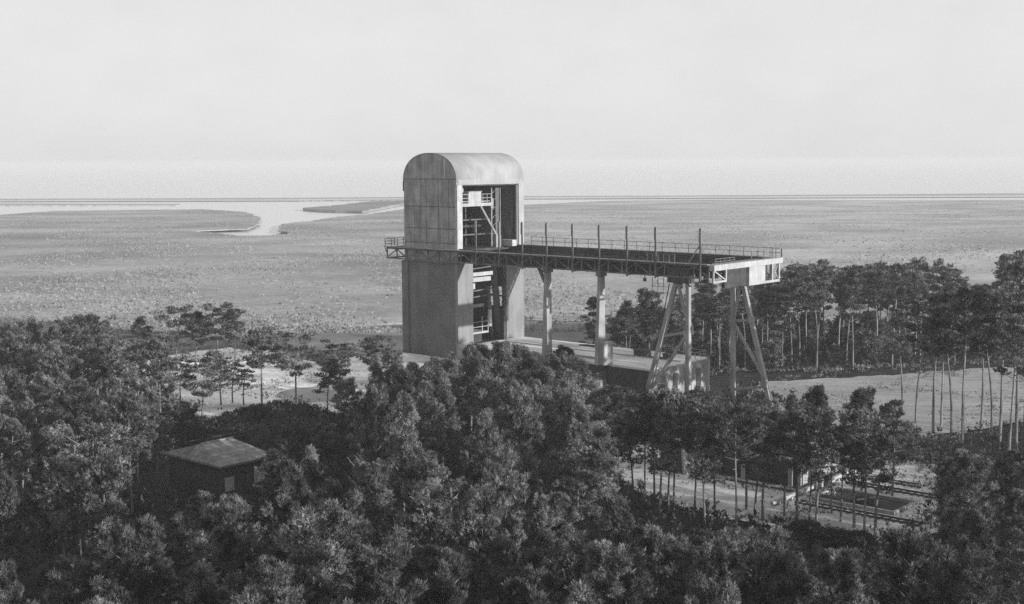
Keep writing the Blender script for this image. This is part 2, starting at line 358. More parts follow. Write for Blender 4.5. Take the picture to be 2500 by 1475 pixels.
MB().box(S0 - .05, S0 + .12, -.06, .3, 25.4, 27.0).build('eaves_bracket', M['dark'], tw)
# seams of the cladding
b = MB()
for zz in (27.35, 23.05, 19.6, 17.35): b.box(S0 + .2, S1 - .3, -.035, -.005, zz - .05, zz + .05)
for ss in (-9.3, -6.6, -3.9, -1.7): b.box(ss - .03, ss + .03, -.03, -.004, 16.9, 27.3)
b.build('cladding_batten', M['planks'], tw)
# lower pylon: side walls, piers facing the gantry, back wall with openings
LB = 14.28; Z0 = -5
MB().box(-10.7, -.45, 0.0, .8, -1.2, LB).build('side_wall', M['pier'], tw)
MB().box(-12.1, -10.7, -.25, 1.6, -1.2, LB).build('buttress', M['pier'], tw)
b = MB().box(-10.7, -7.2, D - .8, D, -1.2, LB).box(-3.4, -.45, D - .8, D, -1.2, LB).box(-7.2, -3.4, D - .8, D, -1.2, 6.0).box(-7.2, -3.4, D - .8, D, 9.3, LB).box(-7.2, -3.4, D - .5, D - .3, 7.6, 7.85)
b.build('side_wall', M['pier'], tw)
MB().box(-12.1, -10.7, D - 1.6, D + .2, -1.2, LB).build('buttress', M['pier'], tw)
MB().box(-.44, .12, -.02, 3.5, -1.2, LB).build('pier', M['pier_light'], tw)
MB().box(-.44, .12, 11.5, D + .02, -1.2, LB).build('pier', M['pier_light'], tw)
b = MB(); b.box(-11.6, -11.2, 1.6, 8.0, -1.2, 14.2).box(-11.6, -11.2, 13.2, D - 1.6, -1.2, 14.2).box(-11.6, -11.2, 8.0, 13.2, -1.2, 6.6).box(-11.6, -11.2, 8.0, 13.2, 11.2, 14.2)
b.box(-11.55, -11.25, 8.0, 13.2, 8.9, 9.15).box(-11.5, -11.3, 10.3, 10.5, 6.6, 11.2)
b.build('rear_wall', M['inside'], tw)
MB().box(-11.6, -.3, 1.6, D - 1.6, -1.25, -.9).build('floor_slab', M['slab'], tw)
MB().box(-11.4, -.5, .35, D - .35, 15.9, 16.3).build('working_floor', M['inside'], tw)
b = MB()                                    # flat footing plinth
b.box(-12.6, 1.2, -.9, 0.0 - .02, -1.5, -.8).build('plinth', M['wall_concrete'], tw)
# small wedge-shaped footing in front of the near pier
b = MB(); b.add([(.13, -.4, -1.2), (3.4, -.4, -1.2), (3.4, 3.2, -1.2), (.13, 3.2, -1.2), (.13, -.4, 1.7), (3.4, -.4, .4), (3.4, 3.2, .4), (.13, 3.2, 1.7)],
             [(0, 3, 2, 1), (4, 5, 6, 7), (0, 1, 5, 4), (1, 2, 6, 5), (2, 3, 7, 6), (3, 0, 4, 7)]); b.build('sloping_footing', M['wall_concrete'], tw)
# inside, upper bay: service platforms, cabin, struts, hoist frame
b = MB(); b.box(-5.5, -1.2, 1.0, 9.4, 23.0, 23.25).box(-5.5, -1.2, 1.0, 9.0, 23.7, 23.82).box(-1.3, -1.15, 1.0, 9.4, 23.25, 23.5)
b.box(-6.5, -2.8, 1.0, 4.4, 25.0, 25.15); b.build('service_platform', M['white'], tw)
cb = MB().box(-3.8, -1.3, 4.2, 7.1, 23.5, 25.3).build('operator_cabin', M['white'], tw)
MB().box(-1.29, -1.24, 4.1, 7.2, 25.25, 25.4).build('cabin_roof_edge', M['frame'], cb)
MB().box(-5.0, -2.2, 1.1, 3.9, 25.2, 26.1).build('winch_housing', M['white'], tw)
MB().box(-1.5, -1.2, 9.3, 9.9, 22.6, 24.2).build('bracket_box', M['frame'], tw)
b = MB()
for c0, c1, tts in ((1.0, 4.1, (1.2, 2.6, 4.0)), (7.2, 9.4, (7.4, 8.4, 9.4))):
    b = MB()
    for zz in (24.3, 24.9): b.bar((-1.25, c0, zz), (-1.25, c1, zz), .07)
    for tt in tts: b.bar((-1.25, tt, 23.3), (-1.25, tt, 24.9), .07)
    b.build('platform_railing', M['white'], tw)
b = MB()
MB().bar((-1.4, 7.0, 23.0), (-.8, 10.6, 17.6), .3).build('diagonal_strut', M['frame'], tw)
MB().box(-1.2, -.5, 9.7, 10.9, 16.3, 18.2).build('strut_foot', M['frame'], tw)
b = MB()
for tt in (10.9, 12.3): b.bar((-2.6, tt, 16.3), (-2.6, tt, 26.0), .22)
for k in range(7): b.bar((-2.6, 10.9, 16.8 + k * 1.35), (-2.6, 12.3, 17.5 + k * 1.35), .1)
b.build('hoist_mast', M['frame'], tw)
b = MB()
for tt in (3.2, 4.8, 6.4, 8.0): b.bar((-7, tt, 16.3), (-7, tt, 23.0), .3)
b.bar((-7, 1.0, 19.5), (-7, 13, 19.5), .35); b.build('inner_framework', M['dark'], tw)
for k in range(5):
    MB().bar((-8.5, 2.2 + 2.2 * k, 16.3), (-8.5, 2.2 + 2.2 * k, 26.2), .22).build('inner_post', M['girder'], tw)
for zz in (18.2, 20.6):
    MB().box(-6.2, -4.4, 2.0, 12.8, zz, zz + .16).build('inner_gallery', M['girder'], tw)
MB().cyl((-4.2, 4.6, 16.3), (-4.2, 4.6, 20.4), .8, 14).build('process_vessel', M['girder'], tw)
for k in range(3):
    MB().cyl((-2.2, 11.6 + .5 * k, 16.4), (-2.2, 11.6 + .5 * k, 25.8), .09, 6).build('riser_pipe', M['frame'], tw)
MB().box(-3.2, -2.4, 4.0, 8.2, -.9, 2.2).build('pump_block', M['dark'], tw)
for zz in (8.2, 9.2, 12.8):
    MB().bar((-2.6, 3.6, zz), (-2.6, 11.0, zz + .3), .18).build('pipe_run', M['girder'], tw)
MB().box(-11.2, -.6, 15.2, 15.5, 22.7, 26.4).build('inner_lining', M['frame'], tw)
# inside, lower bay
b = MB(); b.box(-6, -1.0, 3.5, 8.6, 11.2, 11.45).box(-1.15, -.9, 3.5, 9.3, 11.9, 12.5).box(-1.15, -.9, 3.5, 8.8, 11.0, 11.7); b.build('white_gallery', M['white'], tw)
MB().box(-2.4, -1.4, 3.5, 5.6, 9.8, 10.7).build('white_tank', M['white'], tw)
MB().box(-2.0, -1.5, 3.5, 7.8, 6.8, 7.3).build('cross_beam', M['frame'], tw)
b = MB(); b.box(-5, -1.0, 3.5, 8.3, 2.6, 2.9)
for zz in (3.7, 4.5): b.bar((-1.05, 3.5, zz), (-1.05, 8.2, zz), .08)
for tt in (3.7, 4.4, 6.8, 8.2): b.bar((-1.05, tt, 2.9), (-1.05, tt, 5.4), .12)
b.build('railed_landing', M['white'], tw)
MB().cyl((-1.0, 8.6, 3.6), (-1.0, 8.6, 6.3), .34, 12).build('white_cylinder', M['white'], tw)
MB().bar((-3.0, 11.7, 13.6), (-3.0, 13.5, -.9), .35, 1.2).build('raking_column', M['frame'], tw)
MB().bar((-3.0, 10.5, 9.8), (-3.0, 11.6, -.9), .3, .5).build('raking_column', M['frame'], tw)
MB().box(-.4, .0, 10.9, 11.45, -1.2, 14.2).build('door_track', M['dark'], tw)

# ------------------------------------------------------------------ the gantry
ga = thing('crane_gantry', 'long elevated steel crane gantry on trestles running out from the tower', 'gantry', 30, 7.7, -1)
SA, SB = -15.3, 46.2; ZT, ZB = 16.35, 14.45
def truss(t, s0, s1, zb, zt, pw=2.4, w=.16, cw=.24):
    b = MB(); n = int(round((s1 - s0) / pw)); st = (s1 - s0) / n
    b.box(s0, s1, t - cw / 2, t + cw / 2, zt - .28, zt); b.box(s0, s1, t - cw / 2, t + cw / 2, zb, zb + .2)
    for i in range(n + 1):
        s = s0 + i * st; s = min(max(s, s0 + w / 2), s1 - w / 2); b.box(s - w / 2, s + w / 2, t - w / 2, t + w / 2, zb + .2, zt - .28)
        if i < n:
            a, c = (zb + .2, zt - .28) if i % 2 == 0 else (zt - .28, zb + .2)
            b.bar((s, t, a), (s0 + (i + 1) * st, t, c), w * .8)
    return b
o = truss(-.45, SA, SB, ZB, ZT).build('outer_truss', M['girder'], ga)
truss(1.75, .3, SB, ZB, ZT).build('inner_truss', M['dark'], ga)
truss(13.3, .3, SB, 13.5, ZT - .1).build('inner_truss', M['dark'], ga)
truss(15.5, SA, SB, 13.5, ZT).build('outer_truss', M['dark'], ga)
MB().box(.3, SB - .2, 13.5, 13.58, 14.0, ZT - .06).build('side_boarding', M['planks'], ga)
MB().box(.3, SB - .2, 1.52, 1.61, 14.4, 16.3).build('side_boarding', M['dark'], ga)
b = MB(); b.box(SA, SB, -1.05, -.33, ZT + .004, ZT + .1); b.build('edge_walkway', M['frame'], ga)
MB().box(.3, SB, -.32, 1.9, ZT + .004, ZT + .08).build('walkway_deck', M['girder'], ga)
MB().box(.3, SB, 13.2, 16.6, ZT + .004, ZT + .08).build('walkway_deck', M['girder'], ga)
MB().box(.3, SB, 13.15, 13.3, ZT + .09, ZT + .28).build('crane_rail', M['dark'], ga)
MB().box(.3, SB, .2, .32, ZT + .09, ZT + .24).build('crane_rail', M['dark'], ga)
br0 = MB().bar((SA + .1, -1.0, ZT - .02), (SA + .1, -.6, ZT - .9), .09).build('walkway_bracket', M['dark'], ga)   # brackets under the edge walkway
for k in range(1, 26):
    c = br0.copy(); C.objects.link(c); c.parent = ga; c.location = (2.4 * k, 0, 0)
def railing(name, a, b_, h=1.1, step=2.35, rails=(.55, 1.1), w=.07, mt='girder'):
    a = np.array(a, float); b_ = np.array(b_, float); L = np.linalg.norm(b_ - a); n = max(1, int(round(L / step))); r = MB()
    for i in range(n + 1):
        p = a + (b_ - a) * i / n; r.bar(p, p + np.array([0, 0, h]), w * 1.2)
    for z in rails: r.bar(a + np.array([0, 0, z]), b_ + np.array([0, 0, z]), w)
    return r.build(name, M[mt], ga)
railing('railing', (1.2, 16.5, ZT + .09), (45.9, 16.5, ZT + .09), h=1.3, rails=(.65, 1.3))
railing('railing', (SA + .1, -.9, ZT + .1), (SA + .1, 15.5, ZT + .1), h=1.3, step=2, rails=(.4, .85, 1.3))
railing('railing', (SA + .1, -.9, ZT + .1), (-12.3, -.9, ZT + .1), h=1.3, step=1.5, rails=(.4, .85, 1.3))
railing('railing', (46.9, -.2, ZT + .1), (46.9, 4.6, ZT + .1), h=.7, step=1.2, rails=(.35, .7))
railing('railing', (46.9, 9, ZT + .1), (46.9, 17.3, ZT + .1), h=1.2, step=1.6, rails=(.6, 1.2))
railing('railing', (45.2, 17.3, ZT + .1), (46.8, 17.3, ZT + .1), h=1.2, step=1.6, rails=(.6, 1.2))
MB().box(SA, S0 - .3, -.3, 15.4, ZT - .35, ZT).build('end_platform', M['girder'], ga)
MB().box(SA, SA + .2, -.3, 15.4, ZB, ZB + .2).build('end_beam', M['girder'], ga)
# masts standing along the near side
mast0 = None
for i, s in enumerate((5.07, 9.8, 14.35, 19.0, 23.8, 28.55, 33.35, 38.1, 45.2)):
    if mast0 is None:
        b = MB(); b.box(s - .13, s + .13, -1.25, -1.12, ZB - .2, 21.2); b.box(s - .2, s + .2, -1.1, -.5, ZB - .05, ZB + .4)
        mast0 = b.build('mast', M['girder'], ga)
        tip0 = MB().box(s - .17, s + .17, -1.34, -1.26, 19.4, 21.1).build('mast_head', M['girder'], mast0)
    else:
        c = mast0.copy(); C.objects.link(c); c.parent = ga; c.location = (s - 5.07, 0, 0)
        d = tip0.copy(); C.objects.link(d); d.parent = c
b = MB(); b.bar((45.2, -1.2, 19.0), (43.3, -1.2, 16.5), .12); b.bar((45.2, -.2, 20.7), (45.2, -1.9, 20.7), .08); b.bar((45.2, -.2, 20.2), (45.2, -1.9, 20.2), .08)
b.build('mast_brace', M['girder'], ga)
# transverse end bridge
MB().box(46.2, 47.0, -.5, 17.5, ZT - .75, ZT).build('end_bridge', M['white'], ga)
MB().box(45.0, 46.19, -.3, 17.4, ZT - .12, ZT).build('end_bridge_deck', M['frame'], ga)
b = MB(); b.box(46.25, 46.5, .1, 3.4, 13.9, 14.15).box(46.25, 46.5, 3.15, 3.4, 14.15, ZT - .76).bar((46.4, .4, 15.5), (46.4, 3.1, 14.2), .16).box(46.25, 46.5, .1, .3, 14.15, 15.5)
b.build('inspection_frame', M['white'], ga)
MB().box(45.9, 46.6, 9.0, 13.3, 12.95, ZT - .76).build('white_panel', M['white'], ga)
b = MB(); b.box(46.2, 46.6, 13.3, 17.4, 12.95, 13.3).box(46.2, 46.6, 15.2, 15.5, 13.3, ZT - .76).box(46.2, 46.6, 17.1, 17.4, 13.3, ZT - .76)
b.bar((46.4, 15.4, 13.3), (46.4, 17.2, 15.5), .1); b.bar((46.4, 17.2, 13.3), (46.4, 15.4, 15.5), .1); b.build('end_framework', M['white'], ga)
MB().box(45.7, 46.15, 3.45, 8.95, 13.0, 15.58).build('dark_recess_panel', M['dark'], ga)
MB().box(45.2, 45.9, 13.4, 15.1, 13.3, 15.5).build('dark_housing', M['dark'], ga)
MB().box(39.0, 42.6, 14.3, 15.9, 12.5, 15.9).build('trestle_head', M['dark'], ga)
MB().box(39.6, 43.1, -.55, .8, 13.7, 15.9).build('trestle_head', M['dark'], ga)
# supports
def col(s, knee, zb, name='column'):
    b = MB(); vs = []
    for z, t0, t1, w in ((zb, -1.1, .75, .55), (14.4, -.45, .55, .5)):
        vs += [(s - w / 2, t0, z), (s + w / 2, t0, z), (s + w / 2, t1, z), (s - w / 2, t1, z)]
    b.add(vs, [(0, 3, 2, 1), (4, 5, 6, 7), (0, 1, 5, 4), (1, 2, 6, 5), (2, 3, 7, 6), (3, 0, 4, 7)])
    o = b.build(name, M['leg'], ga)
    if knee: MB().bar((s - .2, 0, 12.0), (s - 1.7, 0, 14.6), .4).build('knee_brace', M['girder'], ga)
    MB().box(s - .42, s + .42, -.7, .8, 13.9, 14.44).build('column_head', M['girder'], ga)
col(18.2, True, -1.0); col(28.0, False, 1.3)
b = MB(); b.box(27.6, 29.3, -.9, 1.2, 1.31, 4.6); b.build('column_pedestal', M['wall_concrete'], ga, bevel=.08)
def leg(a, b_, w, name='trestle_leg', mt='leg', w1=None): MB().bar(a, b_, w, w, up=(0, 1, 0), w1=w1, h1=w1).build(name, M[mt], ga)
for (t, zb, kind) in ((0.0, -5.2, 0), (15.3, -5.2, 1)):
    if kind == 0:
        leg((37.0, -1.3, -1.6), (40.7, t, 13.8), .62, w1=.54)
        leg((42.85, t, zb), (42.6, t, 13.8), .62, w1=.54)
        leg((42.7, t + .2, 7.6), (41.0, t, 13.7), .36, 'brace')
        leg((38.9, -.6, 6.3), (42.7, t, 7.2), .34, 'brace')
        leg((37.6, -1.1, -.9), (42.6, t, 6.9), .36, 'brace')
    else:
        leg((40.5, t, zb), (40.2, t, 12.5), .62, w1=.54)
        leg((46.6, t + .3, zb), (41.9, t, 12.5), .62, w1=.54)
        leg((40.3, t, 6.6), (41.4, t, 12.4), .34, 'brace')
        leg((40.4, t, 7.0), (43.7, t, 7.4), .34, 'brace')
        leg((40.5, t, 6.6), (45.7, t, -.9), .36, 'brace')
        leg((40.5, t, -3.0), (45.9, t, -2.0), .38, 'brace')
for s_, t_, z_ in ((42.75, .33, 7.3), (38.9, -.3, 6.3), (41.0, .3, 13.4)):
    MB().box(s_ - .55, s_ + .55, t_ - .02, t_ + .03, z_ - .5, z_ + .5).build('gusset_plate', M['leg'], ga)
for s_, z_ in ((40.4, 6.8), (43.6, 7.4), (45.7, -1.6), (40.5, -3.0)):
    MB().box(s_ - .55, s_ + .5, 14.93, 14.98, z_ - .5, z_ + .5).build('gusset_plate', M['leg'], ga)
b = MB()
for (s, h) in ((36.2, 9),): b.bar((s + .6, -1.3, -3), (39.6, 0, 13.5), .1)
b.build('cable', M['dark'], ga)
b = MB(); b.cyl((31.3, 6, 13.3), (31.3, 6, 14.4), .05, 5); b.cyl((31.3, 6, 12.9), (31.3, 6, 13.35), .25, 8); b.build('hanging_lamp', M['dark'], ga)
b = MB(); b.box(37.6, 39.6, -1.3, -.4, 12.2, 12.3)
for s in (37.7, 38.6, 39.5):
    b.bar((s, -1.3, 12.3), (s, -1.3, 14.4), .07)
b.bar((37.6, -1.3, 13.2), (39.6, -1.3, 13.2), .06); b.build('maintenance_cradle', M['girder'], ga)
b = MB()
for k in range(6):
    s = 36.5 + .9 * k; b.bar((s, -.9, ZT + .1), (s, -.9, ZT + 1.2), .07)
b.bar((36.5, -.9, ZT + 1.2), (41, -.9, ZT + 1.2), .07); b.bar((36.5, -.9, ZT + .7), (41, -.9, ZT + .7), .07); b.build('railing', M['girder'], ga)
MB().box(-1.5, 1.1, 11.8, 12.9, ZT + .1, ZT + 1.1).build('buffer_block', M['white'], ga)

# ------------------------------------------------------------------ apron, walls and small things on the ground
ap = thing('test_stand_base', 'raised concrete base with bleached top under the gantry', 'platform', 18, 8, -5)
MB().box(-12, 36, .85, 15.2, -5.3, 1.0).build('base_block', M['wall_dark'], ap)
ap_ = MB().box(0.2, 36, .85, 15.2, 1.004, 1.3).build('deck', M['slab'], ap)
MB().box(36.01, 36.5, .85, 15.3, -5.3, 1.1).build('end_wall', M['wall_concrete'], ap)
for i, tt in enumerate((3.0, 6.0, 9.0, 12.0)):
    MB().box(36.52, 37.3, tt - .3, tt + .3, -5.3, .6 - .4 * (i % 2)).build('buttress', M['wall_concrete'], ap)
MB().box(16, 28.4, -6.2, .82, -5.3, -.9).build('lower_block', M['wall_concrete'], ap)
b = MB()
for zz in (.35, .7, 1.05): b.bar((28.3, -6.1, -.9 + zz), (28.3, .6, -.9 + zz), .07)
for tt in (-6.1, -4.4, -2.7, -1.0, .6): b.bar((28.3, tt, -.9), (28.3, tt, .2), .08)
b.build('railing', M['frame'], ap)
b = MB()
for zz in (.5, 1.0): b.bar((35.9, 12.3, 1.3 + zz), (35.9, 15.1, 1.3 + zz), .07); b.bar((30, 15.1, 1.3 + zz), (35.9, 15.1, 1.3 + zz), .06)
for tt in (12.3, 13.7, 15.1): b.bar((35.9, tt, 1.3), (35.9, tt, 2.3), .07)
b.build('railing', M['frame'], ap)
MB().box(2, 35.5, 8.8, 9.1, 1.31, 1.42).build('kerb', M['wall_concrete'], ap)
b = MB().prism([(-12.7, -1.0), (-12.7, -1.7), (.2, -11.3), (3.7, -10.0), (3.7, -1.0)], -1.3, -1.05)
b.prism([(-11.9, -1.0), (-11.9, -1.6), (.1, -8.6), (2.8, -7.6), (2.8, -1.0)], -1.045, -.85).prism([(-11, -1.0), (-11, -1.5), (0, -5.4), (2.0, -5.0), (2.0, -1.0)], -.845, -.6)
b.build('side_terrace', M['slab'], ap)
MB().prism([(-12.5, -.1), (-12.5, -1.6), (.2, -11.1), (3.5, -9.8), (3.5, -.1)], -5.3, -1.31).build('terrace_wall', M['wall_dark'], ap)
def crate(s, t, z, a, b_, h, label, mt, name='crate', cat='crate'):
    th = thing(name, label, cat, s, t, z)
    MB().box(s - a / 2, s + a / 2, t - b_ / 2, t + b_ / 2, z, z + h * .8).build('body', M[mt], th, bevel=.05)
    MB().box(s - a / 2 - .07, s + a / 2 + .07, t - b_ / 2 - .07, t + b_ / 2 + .07, z + h * .8 + .003, z + h).build('lid', M['dark'], th)
crate(28.0, 10.2, 1.31, 2.4, 1.2, .95, 'largest dark crate lying on the bleached base top', 'dark')
crate(32.0, 10.8, 1.31, 1.0, .9, .7, 'small dark crate near the far end of the bleached base top', 'wall_dark')
b = MB()
for k in range(5): b.bar((29.4 + .2 * k, 9.4 + .25 * k, 1.4), (32.4 + .1 * k, 8.9 + .25 * k, 1.42 + .05 * (k % 2)), .14)
o = b.build_free('timber_pile', M['hut']); tag(o, 'low pile of dark timber beside the crates on the base', 'timber pile')
b = MB()
for k in range(4): b.bar((14 + .3 * k, 12.9 + .2 * k, 1.42), (19 + .3 * k, 12.7 + .2 * k, 1.42), .2)
o = b.build_free('steel_beams', M['dark']); tag(o, 'dark steel beams laid flat near the tower on the base', 'steel beams')
pipe = MB(); pipe.cyl((20.5, 3.2, 1.5), (26.3, 3.0, 1.5), .16, 8); pipe.cyl((26.3, 3.0, 1.5), (26.3, 3.0, 2.6), .16, 8)
o = pipe.build_free('pipe', M['wall_concrete']); tag(o, 'pale bent pipe lying before the column on the base', 'pipe')

# hut with a shingled hip roof among the trees
hs, ht = 22.7, -62.6
hut = thing('wooden_hut', 'small dark hut with a pale shingled hip roof among the pines', 'hut', hs, ht, -5)
e0, e1, f0, f1 = 17.6, 28.3, -65.7, -58.6; ez = -1.5
hw = MB().box(e0 + .5, e1 - .5, f0 + .5, f1 - .5, -5.2, ez - .2).build('wall', M['hut'], hut)
b = MB(); r0, r1 = (22.6, f0 + 1.6, -.15), (22.6, f1 - 1.4, -.15)
b.add([(e0, f0, ez), (e1, f0, ez), (e1, f1, ez), (e0, f1, ez), r0, r1, (e0, f0, ez - .22), (e1, f0, ez - .22), (e1, f1, ez - .22), (e0, f1, ez - .22)],
      [(0, 1, 4), (1, 2, 5, 4), (2, 3, 5), (3, 0, 4, 5), (0, 6, 7, 1), (1, 7, 8, 2), (2, 8, 9, 3), (3, 9, 6, 0), (6, 9, 8, 7)])
hr = b.build('roof', M['shingle'], hut)
MB().bar((22.6, f0 + 1.5, -.13), (22.6, f1 - 1.3, -.13), .2).build('ridge_cap', M['frame'], hr)
b = MB(); b.box(e1 - .49, e1 - .42, f0 + .7, f0 + 1.9, -4.4, -2.9); b.build('sunlit_wall_patch', M['hutlight'], hw)  # pale panels stand in for sunlight on the hut's lit wall
MB().box(e1 - .49, e1 - .43, f0 + 4.5, f1 - .8, -4.2, -2.4).build('sunlit_wall_patch', M['hutlight'], hw)
MB().box(e1 - .48, e1 - .36, f0 + 3.3, f0 + 4.2, -5.1, -3.0).build('door', M['dark'], hw)
MB().box(e0 + .4, e1 - .3, f0 + .3, f0 + .45, ez - .5, ez - .25).build('fascia', M['dark'], hut)
for k, ss in enumerate((19.8, 22.6, 25.4)):
    w = MB().box(ss - .5, ss + .5, f0 + .42, f0 + .5, -3.9, -2.8).build('window', M['dark'], hw)
pr = thing('handrail', 'thin dark handrail on the bank behind the hut', 'handrail', 20, -50, -4)
b = MB()
for zz in (.5, 1.0): b.bar((17.6, -62, -1.9 + zz), (17.6, -48, -1.9 + zz), .06)
for k in range(8): b.bar((17.6, -62 + 2 * k, -5), (17.6, -62 + 2 * k, -.9), .07)
b.build('rail', M['dark'], pr)

# clearing: blocks, trench, rails
bl = thing('concrete_bunker', 'low dark walled bunker with open bays in the clearing', 'bunker', 66, -19, -5)
b = MB(); b.box(58.5, 72, -23.2, -22.8, -5.2, -2.3)
b.box(58.5, 72, -15.0, -14.6, -5.2, -2.4); b.build('wall', M['wall_dark'], bl)
MB().box(72.01, 72.4, -23.3, -14.5, -5.2, -2.2).build('end_wall', M['wall_concrete'], bl)
MB().box(58.3, 72, -22.79, -20.8, -2.5, -2.28).build('roof_slab', M['wall_concrete'], bl)
for k in range(5): MB().box(59.4 + 2.9 * k, 59.9 + 2.9 * k, -23.55, -23.21, -5.2, -2.4).build('pilaster', M['wall_dark' if k % 2 else 'wall_concrete'], bl)
MB().box(58.5, 72.3, -25.0, -24.7, -5.0, -4.75).build('kerb', M['wall_dark'], bl)
pr_ = thing('concrete_wedge', 'dark concrete wedge with a sloping end coloured as sunlit at the clearing edge', 'wedge', 57, -25, -5)
b = MB(); b.add([(54.2, -26, -5.2), (59.2, -26, -5.2), (59.2, -22.5, -5.2), (54.2, -22.5, -5.2), (57.6, -26, -1.9), (58.9, -26, -1.9), (58.9, -22.5, -1.9), (57.6, -22.5, -1.9)],
               [(0, 3, 2, 1), (4, 5, 6, 7), (0, 1, 5, 4), (1, 2, 6, 5), (2, 3, 7, 6), (3, 0, 4, 7)]); b.build('body', M['wall_dark'], pr_)
MB().bar((59.35, -24.2, -5.1), (59.05, -24.2, -1.8), .3, 3.5, up=(0, 1, 0)).build('sunlit_face', M['white'], pr_)  # white colour stands in for sun on this end of the concrete
b = MB(); b.bar((73.6, -31.5, -4.55), (73.6, -11.3, -4.45), .34); b.box(73.3, 73.5, -31, -11, -4.95, -4.7)
for k in range(8): b.box(73.4, 73.9, -30.5 + 2.6 * k, -30.2 + 2.6 * k, -5, -4.6)
o = b.build_free('pale_duct', M['white']); tag(o, 'long pale duct crossing the clearing on low sleepers', 'duct')
pit = thing('open_pit', 'sunken rectangular pit with dark walls in the clearing', 'pit', 79, -25, -5)
b = MB()
for (a0, a1, c0, c1) in ((75.2, 84.5, -26.6, -26.3), (75.2, 84.5, -21.4, -21.1), (75.2, 75.5, -26.3, -21.4), (84.2, 84.5, -26.3, -21.4)): b.box(a0, a1, c0, c1, -5.2, -4.55)
b.build('kerb', M['wall_concrete'], pit)
MB().box(75.5, 84.2, -26.28, -21.42, -5.2, -4.88).build('pit_floor', M['dark'], pit)
MB().box(79.5, 81.6, -25.2, -24.2, -4.87, -4.0).build('machine_base', M['dark'], pit)
b = MB().bar((80.0, -25.6, -4.3), (81.9, -24.6, -3.9), .16); b.build('white_bar', M['white'], pit)
for i, (t_, s0_, s1_, lb) in enumerate(((-28.6, 74.6, 88, 'front dark rail line along the clearing edge'), (-17.8, 74.8, 88, 'rear dark rail line behind the sunken pit'), (-14.6, 74.2, 82, 'short rail line at the far side of the clearing'))):
    b = MB(); b.box(s0_, s1_, t_ - .05, t_ + .05, -4.9, -4.74); b.box(s0_, s1_, t_ + 1.0, t_ + 1.1, -4.9, -4.74)
    k = s0_ + .3
    while k < s1_: b.box(k, k + .25, t_ - .4, t_ + 1.5, -4.92, -4.89); k += .8
    o = b.build_free('rail_track', M['dark']); tag(o, lb, 'rail track', 'rail lines in the clearing')
b = MB(); b.box(70.3, 71.0, -12.2, -11.2, -5.2, -3.6); b.cyl((70.6, -11.7, -3.6), (70.6, -11.7, -2.4), .35, 10); b.bar((70.6, -11.7, -2.9), (71.8, -11.7, -2.9), .2)
o = b.build_free('valve_stand', M['white']); tag(o, 'pale valve stand behind the dark bunker', 'valve stand')
b = MB(); b.box(73.2, 74.0, -21.6, -20.8, -5.2, -3.7); b.cyl((73.6, -21.2, -3.7), (73.6, -21.2, -3.1), .3, 10)
o = b.build_free('pump', M['wall_concrete']); tag(o, 'small pale pump standing at the right end of the bunker', 'pump')
cr = ((62.5, -8.6, 'pale shed glimpsed between trunks left of the bunker', 3.2, 3.0, 3.0), )
for s_, t_, lb, a_, b2_, h_ in cr:
    sh = thing('shed', lb, 'shed', s_, t_, -5); MB().box(s_ - a_ / 2, s_ + a_ / 2, t_ - b2_ / 2, t_ + b2_ / 2, -5.2, -5 + h_).build('wall', M['hutlight'], sh)
    MB().box(s_ - a_ / 2 - .2, s_ + a_ / 2 + .2, t_ - b2_ / 2 - .2, t_ + b2_ / 2 + .2, -5 + h_ + .003, -5 + h_ + .2).build('roof', M['frame'], sh)
# ------------------------------------------------------------------ trees
def tube_pts(vs, fs, pts, rad, n=6):
    """append a tapering tube through pts"""
    k0 = len(vs); pts = [np.array(p, float) for p in pts]
    for i, p in enumerate(pts):
        d = pts[min(i + 1, len(pts) - 1)] - pts[max(i - 1, 0)]; d = d / (np.linalg.norm(d) + 1e-9)
        h = np.array([0, 0, 1.]) if abs(d[2]) < .8 else np.array([1., 0, 0]); x = np.cross(d, h); x /= np.linalg.norm(x); y = np.cross(d, x)
        for k in range(n): a = 2 * math.pi * k / n; vs.append(p + rad[i] * (math.cos(a) * x + math.sin(a) * y))
    for i in range(len(pts) - 1):
        for k in range(n): fs.append((k0 + i * n + k, k0 + i * n + (k + 1) % n, k0 + (i + 1) * n + (k + 1) % n, k0 + (i + 1) * n + k))

def shoots(P, Dr, L, rng, nb=7, w=.028, spread=.55):
    """needle tufts: narrow blades fanned about each shoot's axis; returns verts, tris"""
    n = len(P); P = np.repeat(P, nb, 0); Dr = np.repeat(Dr, nb, 0); L = np.repeat(L, nb)
    rnd = rng.normal(size=(n * nb, 3)); rnd -= (rnd * Dr).sum(1, keepdims=True) * Dr; rnd /= np.linalg.norm(rnd, axis=1, keepdims=True) + 1e-9
    k = rng.uniform(0, .6, n * nb)
    base = P + Dr * (L * k)[:, None]
    ax = Dr + rnd * (spread * rng.uniform(.5, 1.3, n * nb))[:, None]; ax /= np.linalg.norm(ax, axis=1, keepdims=True)
    tip = base + ax * (L * rng.uniform(.5, .9, n * nb))[:, None]
    side = np.cross(ax, rng.normal(size=(n * nb, 3))); side /= np.linalg.norm(side, axis=1, keepdims=True) + 1e-9
    wd = side * (w * rng.uniform(.8, 1.4, n * nb))[:, None]
    mid = (base + tip) / 2
    v = np.stack([base, mid + wd, tip, mid - wd], 1).reshape(-1, 3)
    f = np.arange(len(v)).reshape(-1, 4)
    return v, f

